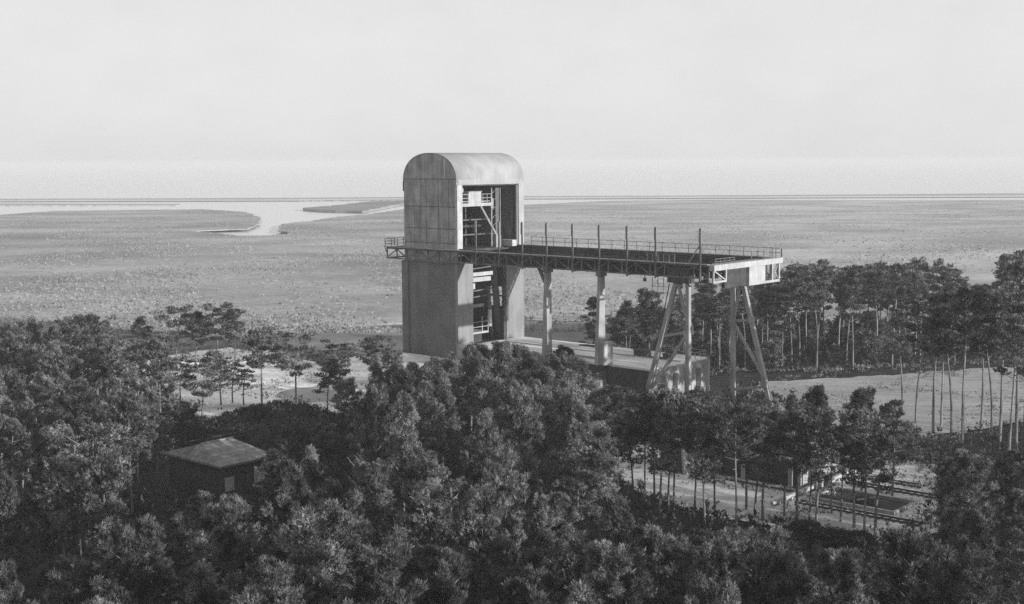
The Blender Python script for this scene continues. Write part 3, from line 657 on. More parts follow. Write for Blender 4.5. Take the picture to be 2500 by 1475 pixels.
def pine_meshes(seed, h, base, R, nbr=36, pads=4, per=20, style='round', lean=.25, tr=.16, sl=.42, w=.03, flat=.32, nb=8, spread=.6, pad=1.0, up=.75):
    rng = np.random.default_rng(seed); rnd = random.Random(seed)
    tv, tf = [], []
    a = rnd.uniform(0, 6.28); cx = math.cos(a) * lean; cy = math.sin(a) * lean; ph = rnd.uniform(0, 6.28)
    def axis(z): f = z / h; return np.array([cx * f * f + .02 * h * f * math.sin(4.4 * f + ph), cy * f * f + .02 * h * f * math.cos(3.7 * f + ph), z])
    zs = np.linspace(-.3, h * .97, 12)
    tube_pts(tv, tf, [axis(z) for z in zs], [tr * (1.15 if i == 0 else 1) * (1 - .82 * max(z, 0) / h) for i, z in enumerate(zs)], 8)
    PP, DD = [], []
    nd = rnd.randint(4, 9)
    for i in range(nd):                       # dead stubs below the crown
        z = h * (base * rnd.uniform(.55, 1.0)); a = rnd.uniform(0, 6.28); L = rnd.uniform(.4, 1.5)
        p = axis(z); q = p + np.array([math.cos(a) * L, math.sin(a) * L, rnd.uniform(-.2, .35) * L]); tube_pts(tv, tf, [p, (p + q) / 2 + np.array([0, 0, .05]), q], [.03, .022, .01], 3)
    missing = rnd.uniform(0, 6.28)
    for i in range(nbr):
        f = (i + rnd.uniform(0, 1)) / nbr; a = i * 2.4 + rnd.uniform(-.5, .5)
        z = h * (base + (1 - base) * f * .97)
        if style == 'round': prof = math.sqrt(max(.04, 1 - ((f - .38) / .66) ** 2)) if f > .38 else .62 + .38 * (f / .38)
        elif style == 'spire': prof = (1 - f ** 2.8) * (.78 + .22 * math.sin(f * 8 + ph)) + .12
        elif style == 'cone': prof = (1 - f) ** .75 * 1.0 + .08
        elif style == 'flat': prof = .65 + .45 * math.sin(min(1, f * 1.15) * math.pi * .62) if f < .9 else .55
        else: prof = .55 + .5 * math.sin(f * math.pi)
        prof *= rnd.uniform(.42, 1.3) * (1 - .4 * max(0, math.cos(a - missing)))
        L = R * prof; el = {'round': .1 + .55 * f, 'spire': .15 + .65 * f, 'cone': -.05 + .3 * f, 'flat': .15 + .35 * f}.get(style, .3 + .5 * f) + rnd.uniform(-.15, .2)
        p0 = axis(z - L * .25); d = np.array([math.cos(a), math.sin(a), 0])
        pts = []
        for k in range(5):
            q = k / 4; pts.append(p0 + d * L * q * math.cos(el) + np.array([0, 0, L * (math.sin(el) * q + .16 * q * q)]) + np.array([rnd.uniform(-.08, .08), rnd.uniform(-.08, .08), 0]) * q * L * .5)
        tube_pts(tv, tf, pts, [tr * .34 * (1 - .5 * f), tr * .26, tr * .19, tr * .12, .012], 4)
        for k in range(pads):
            q = .42 + .58 * (k + rnd.uniform(.2, 1)) / pads if k else 1.0
            j = min(3, int(q * 4)); c = pts[j] + (pts[j + 1] - pts[j]) * (q * 4 - j) if q < 1 else pts[4]
            sidew = L * .28 * (1.25 - q * .4); sd = np.array([-d[1], d[0], 0]) * rnd.uniform(-1, 1) * sidew
            c = c + sd + np.array([0, 0, rnd.uniform(-.1, .2)])
            pr = rnd.uniform(.42, .78) * (.75 + .1 * R) * pad
            m = max(4, int(per * rnd.uniform(.6, 1.4)))
            g = rng.normal(size=(m, 3)); g /= np.linalg.norm(g, axis=1, keepdims=True) + 1e-9; rr = rng.uniform(.35, 1, m) ** .6
            off = g * rr[:, None] * np.array([pr, pr, pr * flat / .5 * .8])
            dirs = g * np.array([.7, .7, .5]) + np.array([0, 0, up]) + d * .35; dirs /= np.linalg.norm(dirs, axis=1, keepdims=True)
            PP.append(c + off); DD.append(dirs)
    P = np.concatenate(PP); Dv = np.concatenate(DD); L = rng.uniform(.65, 1.15, len(P)) * sl
    v, f4 = shoots(P, Dv, L, rng, nb=nb, w=w, spread=spread)
    zmax = np.quantile(v[:, 2], .999); sc_ = h / zmax
    v[:, 2] *= sc_; tv = np.array(tv); tv[:, 2] *= sc_
    return tv, np.array(tf_fix(tf)), v, f4
def tf_fix(tf): return tf

PROTO = {}
def proto(key, **kw):
    lmat = kw.pop('mt', M['needles']); tv, tf, lv, lf = pine_meshes(**kw)
    tm = np_obj('trunk', tv, tf, M['bark'], smooth=True); lm = np_obj('crown', lv, lf, lmat)
    PROTO[key] = (tm.data, lm.data, kw['h'])
    bpy.data.objects.remove(tm); bpy.data.objects.remove(lm)
for i in range(5): proto(f'near{i}', seed=10 + i, h=12.5, base=.26, R=2.75, nbr=54, pads=5, per=15, style=('spire', 'mix', 'round', 'spire', 'mix')[i], sl=.46, w=.019, flat=.6, nb=14, spread=.7, pad=.60, up=1.2)
for i in range(3): proto(f'soft{i}', seed=20 + i, h=12.5, base=.34, R=2.8, nbr=44, pads=5, per=15, style=('spire', 'mix', 'cone')[i], sl=.46, w=.022, flat=.6, nb=13, spread=.75, pad=.66, up=1.0, mt=M['needles_light'])
for i in range(4): proto(f'mid{i}', seed=30 + i, h=12.0, base=(.46, .55, .40, .5)[i], R=2.9, nbr=29, pads=5, per=15, style=('spire', 'flat', 'cone', 'mix')[i], sl=.42, w=.032, lean=.6, flat=.32, nb=10, spread=.7, pad=.8)
for i in range(4): proto(f'pole{i}', seed=35 + i, h=12.5, base=(.60, .66, .56, .63)[i], R=2.5, nbr=20, pads=5, per=15, style=('mix', 'flat', 'spire', 'flat')[i], sl=.42, w=.032, lean=(.9, .4, .7, 1.2)[i], flat=.3, nb=10, spread=.7, pad=.85, tr=.13)
for i in range(3): proto(f'flat{i}', seed=40 + i, h=12.0, base=.50, R=3.1, nbr=19, pads=5, per=16, style='flat', sl=.42, w=.036, lean=.9, flat=.2, nb=10, spread=.75)
for i in range(5): proto(f'tall{i}', seed=50 + i, h=18.5, base=(.58, .65, .54, .62, .68)[i], R=2.9, nbr=24, pads=5, per=15, style=('mix', 'flat', 'spire', 'mix', 'flat')[i], sl=.48, w=.040, tr=.19, lean=(.9, 1.6, .5, 1.2, .7)[i], flat=.26, nb=9, spread=.7, pad=.85, mt=M['needles_light'] if i in (0, 3) else M['needles'])
proto('spruce0', seed=70, h=10, base=.10, R=3.4, nbr=30, pads=4, per=14, style='cone', sl=.42, w=.04, flat=.12, nb=9)
for i in range(2): proto(f'slim{i}', seed=72 + i, h=10, base=.5, R=1.6, nbr=16, pads=3, per=15, style='round', sl=.42, w=.036, lean=.5, nb=9)
proto('young0', seed=76, h=6, base=.12, R=2.0, nbr=26, pads=4, per=13, style='cone', sl=.42, w=.05, nb=8, mt=M['needles_light'])
proto('bush0', seed=80, h=4, base=.08, R=2.3, nbr=36, pads=4, per=16, style='round', sl=.4, w=.04, nb=9, mt=M['needles_dark'])
proto('bush1', seed=81, h=3.2, base=.08, R=2.6, nbr=34, pads=4, per=16, style='round', sl=.4, w=.04, nb=9, mt=M['needles_dark'])

placed = []
RND = random.Random(7)
def plant(key, x, y, h, label, group=None, cat='pine tree', name='pine_tree', z=-5.0, wide=1.0, rot=None):
    tmesh, lmesh, h0 = PROTO[key]; r = bpy.data.objects.new(name, None); C.objects.link(r); k = h / h0
    r.location = (x, y, z - .25); r.rotation_euler = (0, 0, RND.uniform(0, 6.28) if rot is None else rot); r.scale = (k ** .6 * wide, k ** .6 * wide, k)
    tag(r, label, cat, group)
    for nm, me in (('trunk', tmesh), ('crown', lmesh)):
        o = bpy.data.objects.new(nm, me); C.objects.link(o); o.parent = r
    placed.append((x, y, h)); return r

FRONT = [(-100, 800), (0, 792), (90, 775), (150, 782), (215, 772), (280, 815), (320, 815), (350, 790), (400, 800), (560, 790), (600, 890), (770, 885), (790, 850), (830, 830), (900, 822), (960, 850), (985, 872), (1000, 898),
         (1040, 898), (1070, 884), (1100, 874), (1130, 860), (1180, 848), (1240, 845), (1280, 862), (1310, 872), (1400, 878), (1425, 905), (1440, 952), (1480, 960), (1500, 940), (1560, 938), (1700, 948), (1780, 972), (1850, 992), (1920, 985), (1950, 960),
         (2010, 985), (2060, 1012), (2100, 970), (2150, 985), (2240, 1030), (2300, 1100), (2400, 1100), (2600, 1060)]
def interp(tab, x):
    if x <= tab[0][0]: return tab[0][1]
    for (a, b), (c, d) in zip(tab, tab[1:]):
        if x <= c: return b + (d - b) * (x - a) / (c - a)
    return tab[-1][1]
def inpoly(x, y, poly):
    c = False; n = len(poly)
    for i in range(n):
        x1, y1 = poly[i]; x2, y2 = poly[(i + 1) % n]
        if (y1 > y) != (y2 > y) and x < (x2 - x1) * (y - y1) / (y2 - y1) + x1: c = not c
    return c
def hero(key, px, ytop, d=None, ybase=None, **kw):
    """a single tree at the spot where the photograph has it"""
    z = kw.pop('z', -5.0)
    if ybase: x, y = G(px, ybase, z)
    else: y = d; x = (px - 1250) / F * d * 1.0
    for _ in range(3):
        # height from the top seen in the photograph
        lo, hi = 1, 30
        for _ in range(30):
            h = (lo + hi) / 2; p = project((x, y, z + h))
            if p[1] < ytop - 9: hi = h
            else: lo = h
    return plant(kw.pop('proto', key), x, y, h, z=z, **kw)

NUM = ['', 'second ', 'third ', 'fourth ', 'fifth ', 'sixth ', 'seventh ', 'eighth ', 'ninth ', 'tenth ', 'eleventh ', 'twelfth ', 'thirteenth ', 'fourteenth ', 'fifteenth ', 'sixteenth ']
def ordinal(i, n):
    if n == 1: return 'the only one'
    if i < (n + 1) // 2: return 'leftmost' if i == 0 else NUM[min(15, i)] + 'from left'
    j = n - 1 - i; return 'rightmost' if j == 0 else NUM[min(15, j)] + 'from right'
lst = sorted([(1508, 1020, 1225, 'pole0'), (1573, 985, 1235, 'pole1'), (1597, 960, 1228, 'pole3'), (1632, 1000, 1240, 'pole2'), (1645, 950, 1250, 'pole1'), (1695, 975, 1262, 'pole0'),
        (1745, 1000, 1272, 'pole1'), (1797, 985, 1300, 'pole3'), (1842, 1010, 1265, 'pole3'), (1822, 1045, 1245, 'slim0'), (1915, 1000, 1262, 'pole1'), (1945, 1030, 1278, 'slim0'), (1975, 1000, 1292, 'pole0'),
        (1993, 1060, 1305, 'slim0'), (2030, 1050, 1255, 'pole2'), (2052, 1010, 1275, 'pole0'), (2110, 1000, 1300, 'pole1'), (2137, 1060, 1312, 'slim0'), (1720, 1050, 1290, 'slim1'), (1862, 1040, 1272, 'slim1'), (1545, 1040, 1215, 'slim1'), (1610, 1030, 1262, 'slim1'), (2085, 1070, 1290, 'slim1')])
for i, (px, yt, yb, k) in enumerate(lst):
    hero(k, px, yt, ybase=yb, label='bare trunked pine standing before the pale clearing, ' + ordinal(i, len(lst)), group='bare trunked pines in front of the clearing')
for px, yt, yb, k, lb in [(1992, 945, 1200, 'near0', 'dark round topped pine before the grass field, left of the pointed one'),
                          (2103, 952, 1205, 'near1', 'dark pine with a pointed tip before the grass field'),
                          (2178, 980, 1215, 'mid2', 'dark bushy pine right of the pointed one before the field')]:
    hero(k, px, yt, ybase=yb, label=lb)
for px, yt, yb, k, lb in [(640, 800, 1003, 'mid1', 'upright pine with a clear trunk before the white sand, second tallest there'),
                          (722, 812, 1003, 'flat0', 'narrow pine with a bare lower trunk on the white sand'),
                          (833, 835, 985, 'flat1', 'spreading pine at the right end of the white sand'),
                          (800, 880, 1010, 'mid0', 'short pine beside the spreading one at the sand edge'),
                          (540, 870, 990, 'mid2', 'pine over the middle of the white sand'),
                          (495, 862, 1060, 'flat2', 'leaning pine in front of the sand with low branches'),
                          (440, 880, 985, 'flat0', 'dark flat topped pine at the left side of the sand'),
                          (595, 905, 990, 'slim0', 'slim pine standing alone on the sand'),
                          (568, 890, 985, 'slim0', 'thin pine just left of the slim lone one'),
                          (215, 768, 1010, 'mid1', 'tall pine rising highest on the far left'),
                          (432, 748, 905, 'flat1', 'left one of the high crowned pines against the marsh'),
                          (478, 765, 905, 'mid0', 'middle one of the high crowned pines against the marsh'),
                          (530, 745, 908, 'flat2', 'broad right one of the high crowned pines against the marsh'),
                          (575, 768, 905, 'slim0', 'thin sparse tree at the right edge of the high crowned pines'),
                          (352, 778, 900, 'mid2', 'rounded pine left of the high crowned group'),
                          (915, 822, 965, 'mid1', 'leafy pine just left of the tower foot'),
                          (960, 862, 990, 'mid0', 'low pine touching the tower side terrace')]:
    hero(k, px, yt, ybase=yb, label=lb, wide=1.1)
hero('spruce0', 1450, 730, ybase=872, label='layered dark conifer behind the second gantry column', cat='conifer', name='conifer_tree', wide=.85)
hero('near2', 1585, 708, ybase=885, label='dark pine behind the gantry left of the near trestle')
hero('mid2', 1530, 790, ybase=880, label='smaller pine between the conifer and the near trestle')
hero('near3', 1650, 745, ybase=880, label='pine seen through the legs of the near trestle')
lst = sorted([(2202, 760, 1010, 'tall0'), (2236, 735, 1035, 'tall1'), (2278, 720, 1060, 'tall2'), (2298, 745, 1040, 'tall3'), (2350, 700, 1095, 'tall4'), (2322, 760, 1065, 'tall1'), (2395, 720, 1045, 'tall2'),
                      (2440, 690, 1090, 'tall3'), (2480, 640, 1110, 'tall0'), (2420, 760, 1060, 'tall1'), (2500, 660, 1060, 'tall3'), (2462, 740, 1130, 'tall2')])
for i, (px, yt, yb, k) in enumerate(lst):
    hero(k, px, yt, ybase=yb, label='tall pine with a bare trunk before the grass field, ' + ordinal(i, len(lst)), group='tall pines before the grass field')
rr = random.Random(3)
hero('soft1', 850, 925, ybase=1080, label='pale bushy pine at the right foot of the mound')
for px, yt, yb, k, lb in [(735, 1035, 1165, 'near0', 'dark pine beside the hut roof, nearest to its right corner'), (792, 1015, 1140, 'soft0', 'pale pine in front of the right half of the mound'),
                          (690, 1075, 1215, 'near3', 'broad pine overlapping the right eave of the hut'), (905, 985, 1120, 'soft2', 'pale pine on the far right slope of the mound'),
                          (455, 985, 1110, 'mid1', 'dark pine behind the left corner of the hut'), (385, 1010, 1160, 'mid0', 'dark pine just left of the hut corner')]:
    hero(k, px, yt, ybase=yb, label=lb, wide=.9)
bx_, by_ = G(1378, 876, 1.3); plant('bush1', bx_, by_, 2.0, 'low bush growing on the bleached base beside the first column', cat='bush', name='bush', z=1.5, wide=.8)
for px, yt, d_, k, lb in [(462, 1205, 112, 'near2', 'round pine standing right before the dark hut wall'), (420, 1255, 98, 'near0', 'tall shaded pine below the left end of the hut'),
                          (540, 1262, 100, 'near4', 'pine below the near corner of the hut'), (615, 1190, 116, 'near1', 'dark pine below the right side of the hut'),
                          (1660, 1312, 92, 'soft1', 'pale pine below the left end of the clearing'), (1750, 1335, 90, 'near3', 'dark pine just below the clearing edge, left of its middle'),
                          (1850, 1325, 92, 'near0', 'upright pine just below the middle of the clearing edge'), (1955, 1345, 88, 'soft0', 'pale bushy pine below the sunken pit'),
                          (2065, 1340, 90, 'near2', 'dark pine below the right end of the clearing')]:
    hero(k, px, yt, d=d_, label=lb, wide=.9)
xs_ = list(range(1010, 1480, 33))
for i, px in enumerate(xs_):                # leafy row hiding the foot of the stand
    px += rr.uniform(-8, 8); hero(('soft0', 'soft2', 'soft1')[i % 3], px, interp(FRONT, px) + rr.uniform(-14, -6), d=rr.uniform(158, 168), label='leafy pine in the row hiding the foot of the tower, ' + ordinal(i, len(xs_)), group='pine row below the tower')
xs_ = list(range(1500, 1980, 40))
for i, px in enumerate(xs_):
    px += rr.uniform(-8, 8); hero(('near1', 'mid0', 'near4', 'near3')[i % 4], px, interp(FRONT, px) + rr.uniform(-4, 16), d=rr.uniform(152, 158), label='pine in the row before the trestle feet, ' + ordinal(i, len(xs_)), group='pine row before the trestles')
for px, yb in ((1955, 1322), (2020, 1335), (2080, 1345)):
    x, y = G(px, yb); plant('bush0' if px % 20 else 'bush1', x, y, 2.2 + RND.uniform(-.2, .4), 'dark low bush at the front edge of the clearing', 'bushes along the clearing edge', 'bush', 'bush')

# regions that stay open: (polygons on the photograph turned into ground outlines)
OPEN = [[G(*p) for p in poly] for poly in (
    [(120, 905), (330, 872), (560, 848), (700, 855), (770, 880), (900, 850), (1010, 850), (1040, 940), (900, 1000), (840, 1040), (690, 1030), (470, 1030), (380, 955), (250, 930)],
    [(1400, 1085), (1700, 1060), (1980, 1065), (2240, 1110), (2300, 1190), (2250, 1290), (2180, 1330), (2000, 1305), (1760, 1275), (1560, 1212), (1450, 1140)],
    [(1700, 905), (2000, 905), (2500, 880), (2700, 880), (2750, 960), (2500, 1060), (2230, 1080), (2000, 1050), (1800, 1010), (1640, 980)])]
def blocked(x, y):
    s, t, _ = toS((x, y, 0))
    if -17 < s < 39 and -12 < t < 19: return True
    if 34 < s < 50 and -3 < t < 20: return True
    if 14.5 < s < 31 and -69 < t < -56: return True
    if 53 < s < 60 and -28 < t < -21: return True
    if y > 236 and x < 20: return True
    return any(inpoly(x, y, p) for p in OPEN)
KEEP = [[(400, 1070), (590, 1055), (625, 1085), (620, 1120), (570, 1180), (430, 1185)],
        [(1490, 1105), (1600, 1085), (1900, 1075), (2170, 1125), (2200, 1260), (2160, 1305), (2000, 1298), (1800, 1262), (1600, 1215), (1510, 1165)],
        [(400, 885), (860, 885), (840, 1010), (700, 1020), (460, 1010)],
        [(330, 872), (440, 868), (440, 905), (330, 905)],
        [(520, 1000), (860, 1015), (850, 1050), (540, 1050)],
        [(2180, 925), (2500, 900), (2500, 1020), (2200, 1000)],
        [(1425, 890), (1580, 880), (1580, 950), (1430, 950)]]
def crown_ok(x, y, h, keepfrac=.42):
    px, py = project((x, y, -5 + h)); 
    w = 2.3 * F / y * .8
    for k in (-.6, 0, .6):
        if py < interp(FRONT, px + k * w) - (20 if k else 11): return False
    bx, by = project((x, y, -5 + h * keepfrac))
    for poly in KEEP:
        for fx in (-.7, 0, .7):
            for fy in (0, .33, .66, 1):
                if inpoly(px + fx * w, py + (by - py) * fy, poly): return False
    return True
def near_any(x, y, dmin):
    return any((x - a) ** 2 + (y - b) ** 2 < dmin * dmin for a, b, _ in placed)
NEARL = [('foreground canopy pine seen from above with upward shoots', 'foreground canopy pines', 'near')]
cnt = 0
cand = []
for _ in range(30000):
    y = math.sqrt(RND.uniform(50 ** 2, 226 ** 2)); x = RND.uniform(-.43, .43) * y
    cand.append((x, y))
rej = 0
for x, y in cand:
    px, _ = project((x, y, 5))
    if y > 150 and px > 2190: continue
    if y > 180 and px > 1000: continue
    if blocked(x, y): continue
    dm = 4.0 if y < 95 else (4.3 if y < 150 else 4.6)
    if near_any(x, y, dm): continue
    ok = False
    for tries in range(5):
        h = RND.uniform(9.5, 14.0) if px < 2150 or y < 110 else RND.uniform(10, 15)
        if tries == 4: h = RND.uniform(6.5, 9)
        if crown_ok(x, y, h): ok = True; break
    if not ok: continue
    if len(placed) > 274: break
    ptx, pty = project((x, y, -5 + h)); pby = project((x, y, -5 + h * .4))[1]
    side = ['in the lower left corner', 'left of the bottom middle', 'at the bottom middle', 'right of the bottom middle', 'in the lower right corner'][min(4, max(0, int(ptx / 500)))]
    if pby > 1475: lb, gp, ks = 'foreground pine cut by the lower edge, ' + side, 'foreground canopy pines', 'near'
    elif y < 92: lb, gp, ks = 'pine in the second canopy row, ' + side, 'foreground canopy pines', 'near'
    elif px < 480:
        gp, ks = 'pines of the left wood', 'mid'
        lb = 'pine of the dark left wood, ' + (('far back against the marsh' if y > 180 else 'behind the hut level') if y > 140 else ('left of the hut' if px > 240 else 'near the left edge below the skyline'))
    elif px < 1000:
        gp, ks = 'pines around the hut', 'near'
        lb = 'pine growing ' + ('behind the hut on the mound side' if y > 140 else ('in front of the hut' if px < 700 else 'right of the hut'))
    elif px < 1480: lb, gp, ks = 'pine in the thick wood below the tower, ' + ('far half' if y > 125 else 'near half') + (' left' if px < 1240 else ' right'), 'pines below the tower', 'near'
    elif px < 2150: lb, gp, ks = 'pine in the belt ' + ('behind the clearing' if y > 135 else 'below the clearing') + (' left part' if px < 1820 else ' right part'), 'pines around the clearing', 'mid'
    else: lb, gp, ks = 'pine in the shaded wood right of the clearing' + (', upper part' if y > 115 else ', lower part'), 'pines right of the clearing', 'near'
    if 800 < px < 1600 and y > 105 and RND.random() < .6: ks = 'soft'
    plant(ks + str(RND.randint(0, {'near': 4, 'soft': 2}.get(ks, 3))), x, y, h, lb, gp, wide=RND.uniform(.72, 1.0))
print('front', len(placed))
BACK = [(1540, 760), (1600, 770), (1700, 690), (1760, 700), (1850, 700), (1900, 690), (1940, 645), (2030, 640), (2100, 652), (2180, 636), (2250, 652), (2330, 634), (2362, 690), (2385, 680), (2420, 632), (2500, 618), (2700, 600)]
bk = []
for _ in range(9000):
    y = RND.uniform(200, 252); x = RND.uniform(.085, .44) * y
    px, _ = project((x, y, 8))
    if px < 1530 or px > 2560: continue
    if blocked(x, y) or (px < 1950 and y < 212) or near_any(x, y, 4.2 if y < 224 else 5.0): continue
    hm = 23
    while hm > 7 and not all(project((x, y, -5 + hm))[1] > interp(BACK, px + k) - 26 for k in (-25, 0, 25)): hm -= .4
    if hm < 8: continue
    h = hm * RND.uniform(.78, 1.0); bk.append((y, x, h, px)); placed.append((x, y, h))
bk.sort(); placed = [p for p in placed if p not in [(b[1], b[0], b[2]) for b in bk]]
NB = max(20, 297 - len(placed))
for i, (y, x, h, px) in enumerate(bk[:NB]):
    lb = 'tall pine behind the grass field, ' + ('left part' if px < 1880 else 'middle left' if px < 2100 else 'middle right' if px < 2320 else 'far right') + (', front row' if y < 214 else ', deeper')
    plant('tall' + str(i % 5), x, y, h, lb, 'tall pines beyond the grass field')
# the rest of that wood reads as one mass
rest = [(y, x, h, 'tall' + str(i % 5)) for i, (y, x, h, px) in enumerate(bk[NB:])]
for _ in range(130):
    y = RND.uniform(206, 268) if _ < 80 else RND.uniform(203, 214); x = RND.uniform(.07 if y > 225 else .2, .44) * y
    if not blocked(x, y): rest.append((y, x, RND.uniform(3.0, 7.0) * (1 if y > 212 else .6), ('young0', 'bush0', 'young0')[_ % 3]))
if rest:
    TV, TF, LV, LF = [], [], [], []; nT = nL = 0
    for i, (y, x, h, pk) in enumerate(rest):
        tm, lm, h0 = PROTO[pk]; k = h / h0; a = RND.uniform(0, 6.28)
        for me, VV, FF, isl_ in ((tm, TV, TF, 0), (lm, LV, LF, 1)):
            v = np.empty(len(me.vertices) * 3, np.float32); me.vertices.foreach_get('co', v); v = v.reshape(-1, 3)
            f = np.empty(len(me.loops), np.int32); me.loops.foreach_get('vertex_index', f); f = f.reshape(-1, 4)
            w = np.stack([(v[:, 0] * math.cos(a) - v[:, 1] * math.sin(a)) * k ** .6 + x, (v[:, 0] * math.sin(a) + v[:, 1] * math.cos(a)) * k ** .6 + y, v[:, 2] * k - 5.2], 1)
            n0 = nL if isl_ else nT; VV.append(w); FF.append(f + n0)
            if isl_: nL += len(w)
            else: nT += len(w)
    o = np_obj('pine_wood', np.concatenate(TV + LV), np.concatenate([np.concatenate(TF), np.concatenate(LF) + nT]), M['bark'])
    nf = sum(len(f) for f in TF); o.data.materials.append(M['needles'])
    mi = np.ones(len(o.data.polygons), np.int32); mi[:nf] = 0; o.data.polygons.foreach_set('material_index', mi)
    tag(o, 'deeper part of the pine wood beyond the grass field', 'pine wood', kind='stuff')
print('back', len(bk), 'trees', len(placed))
# a dead tree and bare snags
def snag(px, yt, yb, label, nb=9):
    x, y = G(px, yb); 
    lo, hi = 1, 30
    for _ in range(30):
        h = (lo + hi) / 2
        if project((x, y, -5 + h))[1] < yt: hi = h
        else: lo = h
    r = bpy.data.objects.new('dead_tree', None); C.objects.link(r); r.location = (x, y, -5.2); tag(r, label, 'dead tree')
    tv, tf, bv, bf = [], [], [], []
    tube_pts(tv, tf, [(0, 0, 0), (.1, .05, h * .5), (.02, 0, h)], [.17, .12, .05], 7)
    rd = random.Random(int(px))
    for i in range(nb):
        z = h * rd.uniform(.55, .97); a = rd.uniform(0, 6.28); L = rd.uniform(.7, 2.0)
        tube_pts(bv, bf, [(0.05, 0, z), (math.cos(a) * L * .5, math.sin(a) * L * .5, z + L * .25), (math.cos(a) * L, math.sin(a) * L, z + L * .7)], [.05, .035, .015], 4)
    np_obj('trunk', tv, tf, M['dead'], r, True)
    if nb: np_obj('branches', bv, bf, M['dead'], r, True)
    placed.append((x, y, h))
snag(980, 1108, 1330, 'bleached dead tree with forked bare branches in the middle wood')
snag(1102, 1185, 1420, 'bare pale dead trunk left of the bottom middle', 3)
snag(890, 1120, 1340, 'grey leafless tree left of the bleached dead one', 13)

# undergrowth: uncountable, one object
def undergrowth():
    rng = np.random.default_rng(5); P = []; n = 0
    pts = []
    while len(pts) < 3900:
        y = math.sqrt(rng.uniform(78 ** 2, 245 ** 2)); x = rng.uniform(-.44, .44) * y
        s, t, _ = toS((x, y, 0))
        if blocked(x, y) and not (37.5 < s < 50 and -3 < t < 22): continue
        pts.append((x, y))
    PP, DD = [], []
    for x, y in pts:
        m = 9; r = rng.uniform(.5, 1.3); hh = rng.uniform(.4, 1.9) * (1 if y < 200 else 1.5 if x > 20 else .7)
        g = rng.normal(size=(m, 3)); g /= np.linalg.norm(g, axis=1, keepdims=True); g[:, 2] = abs(g[:, 2])
        PP.append(np.array([x, y, -5.1]) + g * np.array([r, r, hh])); d = g + np.array([0, 0, .7]); DD.append(d / np.linalg.norm(d, axis=1, keepdims=True))
    mx_, my_, rx_, ry_, mh_, mr_ = MOUND       # heather on the mound
    for _ in range(900):
        a_ = rng.uniform(0, 6.283); r_ = math.sqrt(rng.uniform(0, 1)) * .97; lx, ly = rx_ * r_ * math.cos(a_), ry_ * r_ * math.sin(a_)
        zz = -5.3 + mh_ * (.5 + .5 * math.cos(math.pi * r_)) ** .85; g = rng.normal(size=(4, 3)) * np.array([.25, .25, .1])
        PP.append(np.array([mx_ + lx * math.cos(mr_) - ly * math.sin(mr_), my_ + lx * math.sin(mr_) + ly * math.cos(mr_), zz - .1]) + g)
        d = g * 2 + np.array([0, 0, 1]); DD.append(d / np.linalg.norm(d, axis=1, keepdims=True))
    P = np.concatenate(PP); Dv = np.concatenate(DD)
    v, f = shoots(P, Dv, rng.uniform(.45, .85, len(P)), rng, nb=6, w=.08, spread=.9)
    o = np_obj('undergrowth', v, f, M['shrub']); tag(o, 'dark scrub covering the forest floor under the pines', 'undergrowth', kind='stuff')
undergrowth()
def reeds():
    rng = np.random.default_rng(9); n = 110000
    marsh = mp_; Y = 264 + 760 * rng.uniform(0, 1, n) ** 2.0; X = rng.uniform(-.42, .43, n) * Y
    cl = np.sin(X * .06 + np.sin(Y * .021) * 2.5) + .6 * np.sin(X * .17 + Y * .05) + rng.normal(size=n) * .8 > .1
    X, Y = X[cl], Y[cl]
    ok = np.array([y < 560 or inpoly(x, y, marsh) for x, y in zip(X, Y)]); X, Y = X[ok], Y[ok]; n = len(X)
    h = rng.uniform(.2, .7, n); w = rng.uniform(.1, .5, n) * np.where(rng.uniform(size=n) < .1, 2.4, 1)
    base = np.stack([X, Y, np.full(n, -5.25)], 1); a = rng.uniform(0, 3.14, n); wd = np.stack([np.cos(a), np.sin(a) * .4, np.zeros(n)], 1) * w[:, None]
    tip = base + np.stack([rng.normal(size=n) * .15, rng.normal(size=n) * .15, h + .2], 1); mid = (base + tip) / 2
    v = np.stack([base, mid + wd, tip, mid - wd], 1).reshape(-1, 3)
    o = np_obj('reeds', v, np.arange(len(v)).reshape(-1, 4), M['reed']); tag(o, 'pale dry reed clumps standing all over the marsh', 'reeds', kind='stuff')
reeds()
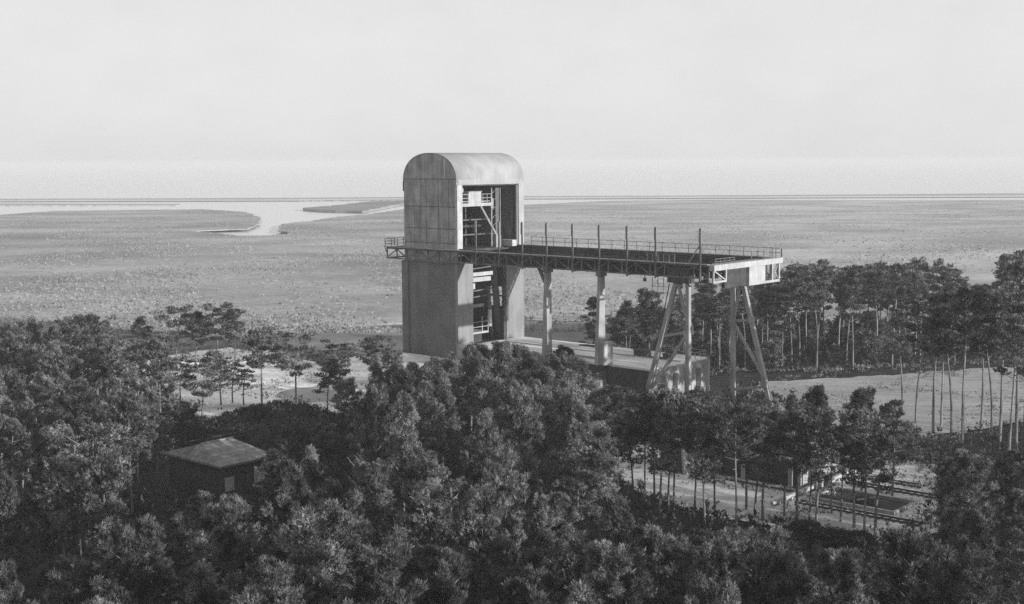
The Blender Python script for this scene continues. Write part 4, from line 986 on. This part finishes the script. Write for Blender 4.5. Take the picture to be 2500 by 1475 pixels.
def tufts():
    """weeds, stones and litter strewn over the sand, the field and the hardstanding, thicker at their ragged edges"""
    rng = np.random.default_rng(12); PP = []
    for poly in OPEN:
        P_ = np.array(poly); lo, hi = P_.min(0), P_.max(0); got = 0
        for e in range(len(poly)):
            a_, b_ = P_[e], P_[(e + 1) % len(poly)]; L = np.linalg.norm(b_ - a_)
            for _ in range(int(L * 5)):
                q = a_ + (b_ - a_) * rng.uniform() + rng.normal(size=2) * 1.3; PP.append((q[0], q[1], rng.uniform(.12, .5)))
        while got < 700:
            q = rng.uniform(lo, hi)
            if math.sin(q[0] * .31 + 2 * math.sin(q[1] * .23)) + rng.normal() * .5 < .5: continue
            if inpoly(q[0], q[1], poly) and q[1] < 250: PP.append((q[0], q[1], rng.uniform(.08, .3))); got += 1
    PP = [p for p in PP if 95 < p[1] < 250 and abs(p[0]) < .45 * p[1]]
    P = np.repeat(np.array([(x, y, -4.93) for x, y, h in PP]), 3, 0) + rng.normal(size=(len(PP) * 3, 3)) * np.array([.25, .25, 0]); H = np.repeat([h for *_, h in PP], 3)
    d = rng.normal(size=(len(P), 3)) * .4 + np.array([0, 0, 1]); d /= np.linalg.norm(d, axis=1, keepdims=True)
    v, f = shoots(P, d, H * 1.3, rng, nb=6, w=.05, spread=.9)
    o = np_obj('weeds', v, f, M['weed']); tag(o, 'sparse weeds over the sand and hardstanding', 'weeds', kind='stuff')
tufts()

# ------------------------------------------------------------------ haze
def haze():
    x0, x1, y0, y1, z0, z1 = -6500, 6500, -300, 12500, -8, 36
    vs = [(x, y, z) for z in (z0, z1) for y in (y0, y1) for x in (x0, x1)]
    fs = [(0, 2, 3, 1), (4, 5, 7, 6), (0, 1, 5, 4), (2, 6, 7, 3), (0, 4, 6, 2), (1, 3, 7, 5)]
    me = bpy.data.meshes.new('haze'); me.from_pydata(vs, [], fs); o = bpy.data.objects.new('haze', me); C.objects.link(o)
    mt = bpy.data.materials.new('haze'); mt.use_nodes = True; n = mt.node_tree; n.nodes.remove(n.nodes['Principled BSDF'])
    p = n.nodes.new('ShaderNodeVolumePrincipled'); p.inputs['Color'].default_value = (.80, .80, .80, 1); p.inputs['Density'].default_value = .00028
    n.links.new(p.outputs[0], n.nodes['Material Output'].inputs['Volume']); me.materials.append(mt); tag(o, kind='stuff')
haze()
for o in bpy.data.objects:
    if '_b' in o: del o['_b']
# neighbours that share a description are told apart by their order in the row
same = {}
for o in bpy.data.objects:
    if o.parent is None and o.get('category') in ('pine tree', 'bush'): same.setdefault(o['label'], []).append(o)
for lb, L in same.items():
    if len(L) > 1:
        L.sort(key=lambda o: project(np.array(o.location) + np.array([0, 0, 10]))[0])
        for i, o in enumerate(L): o['label'] = lb + ', ' + ordinal(i, len(L))
print('max words', max(len(o['label'].split()) for L in same.values() for o in L))
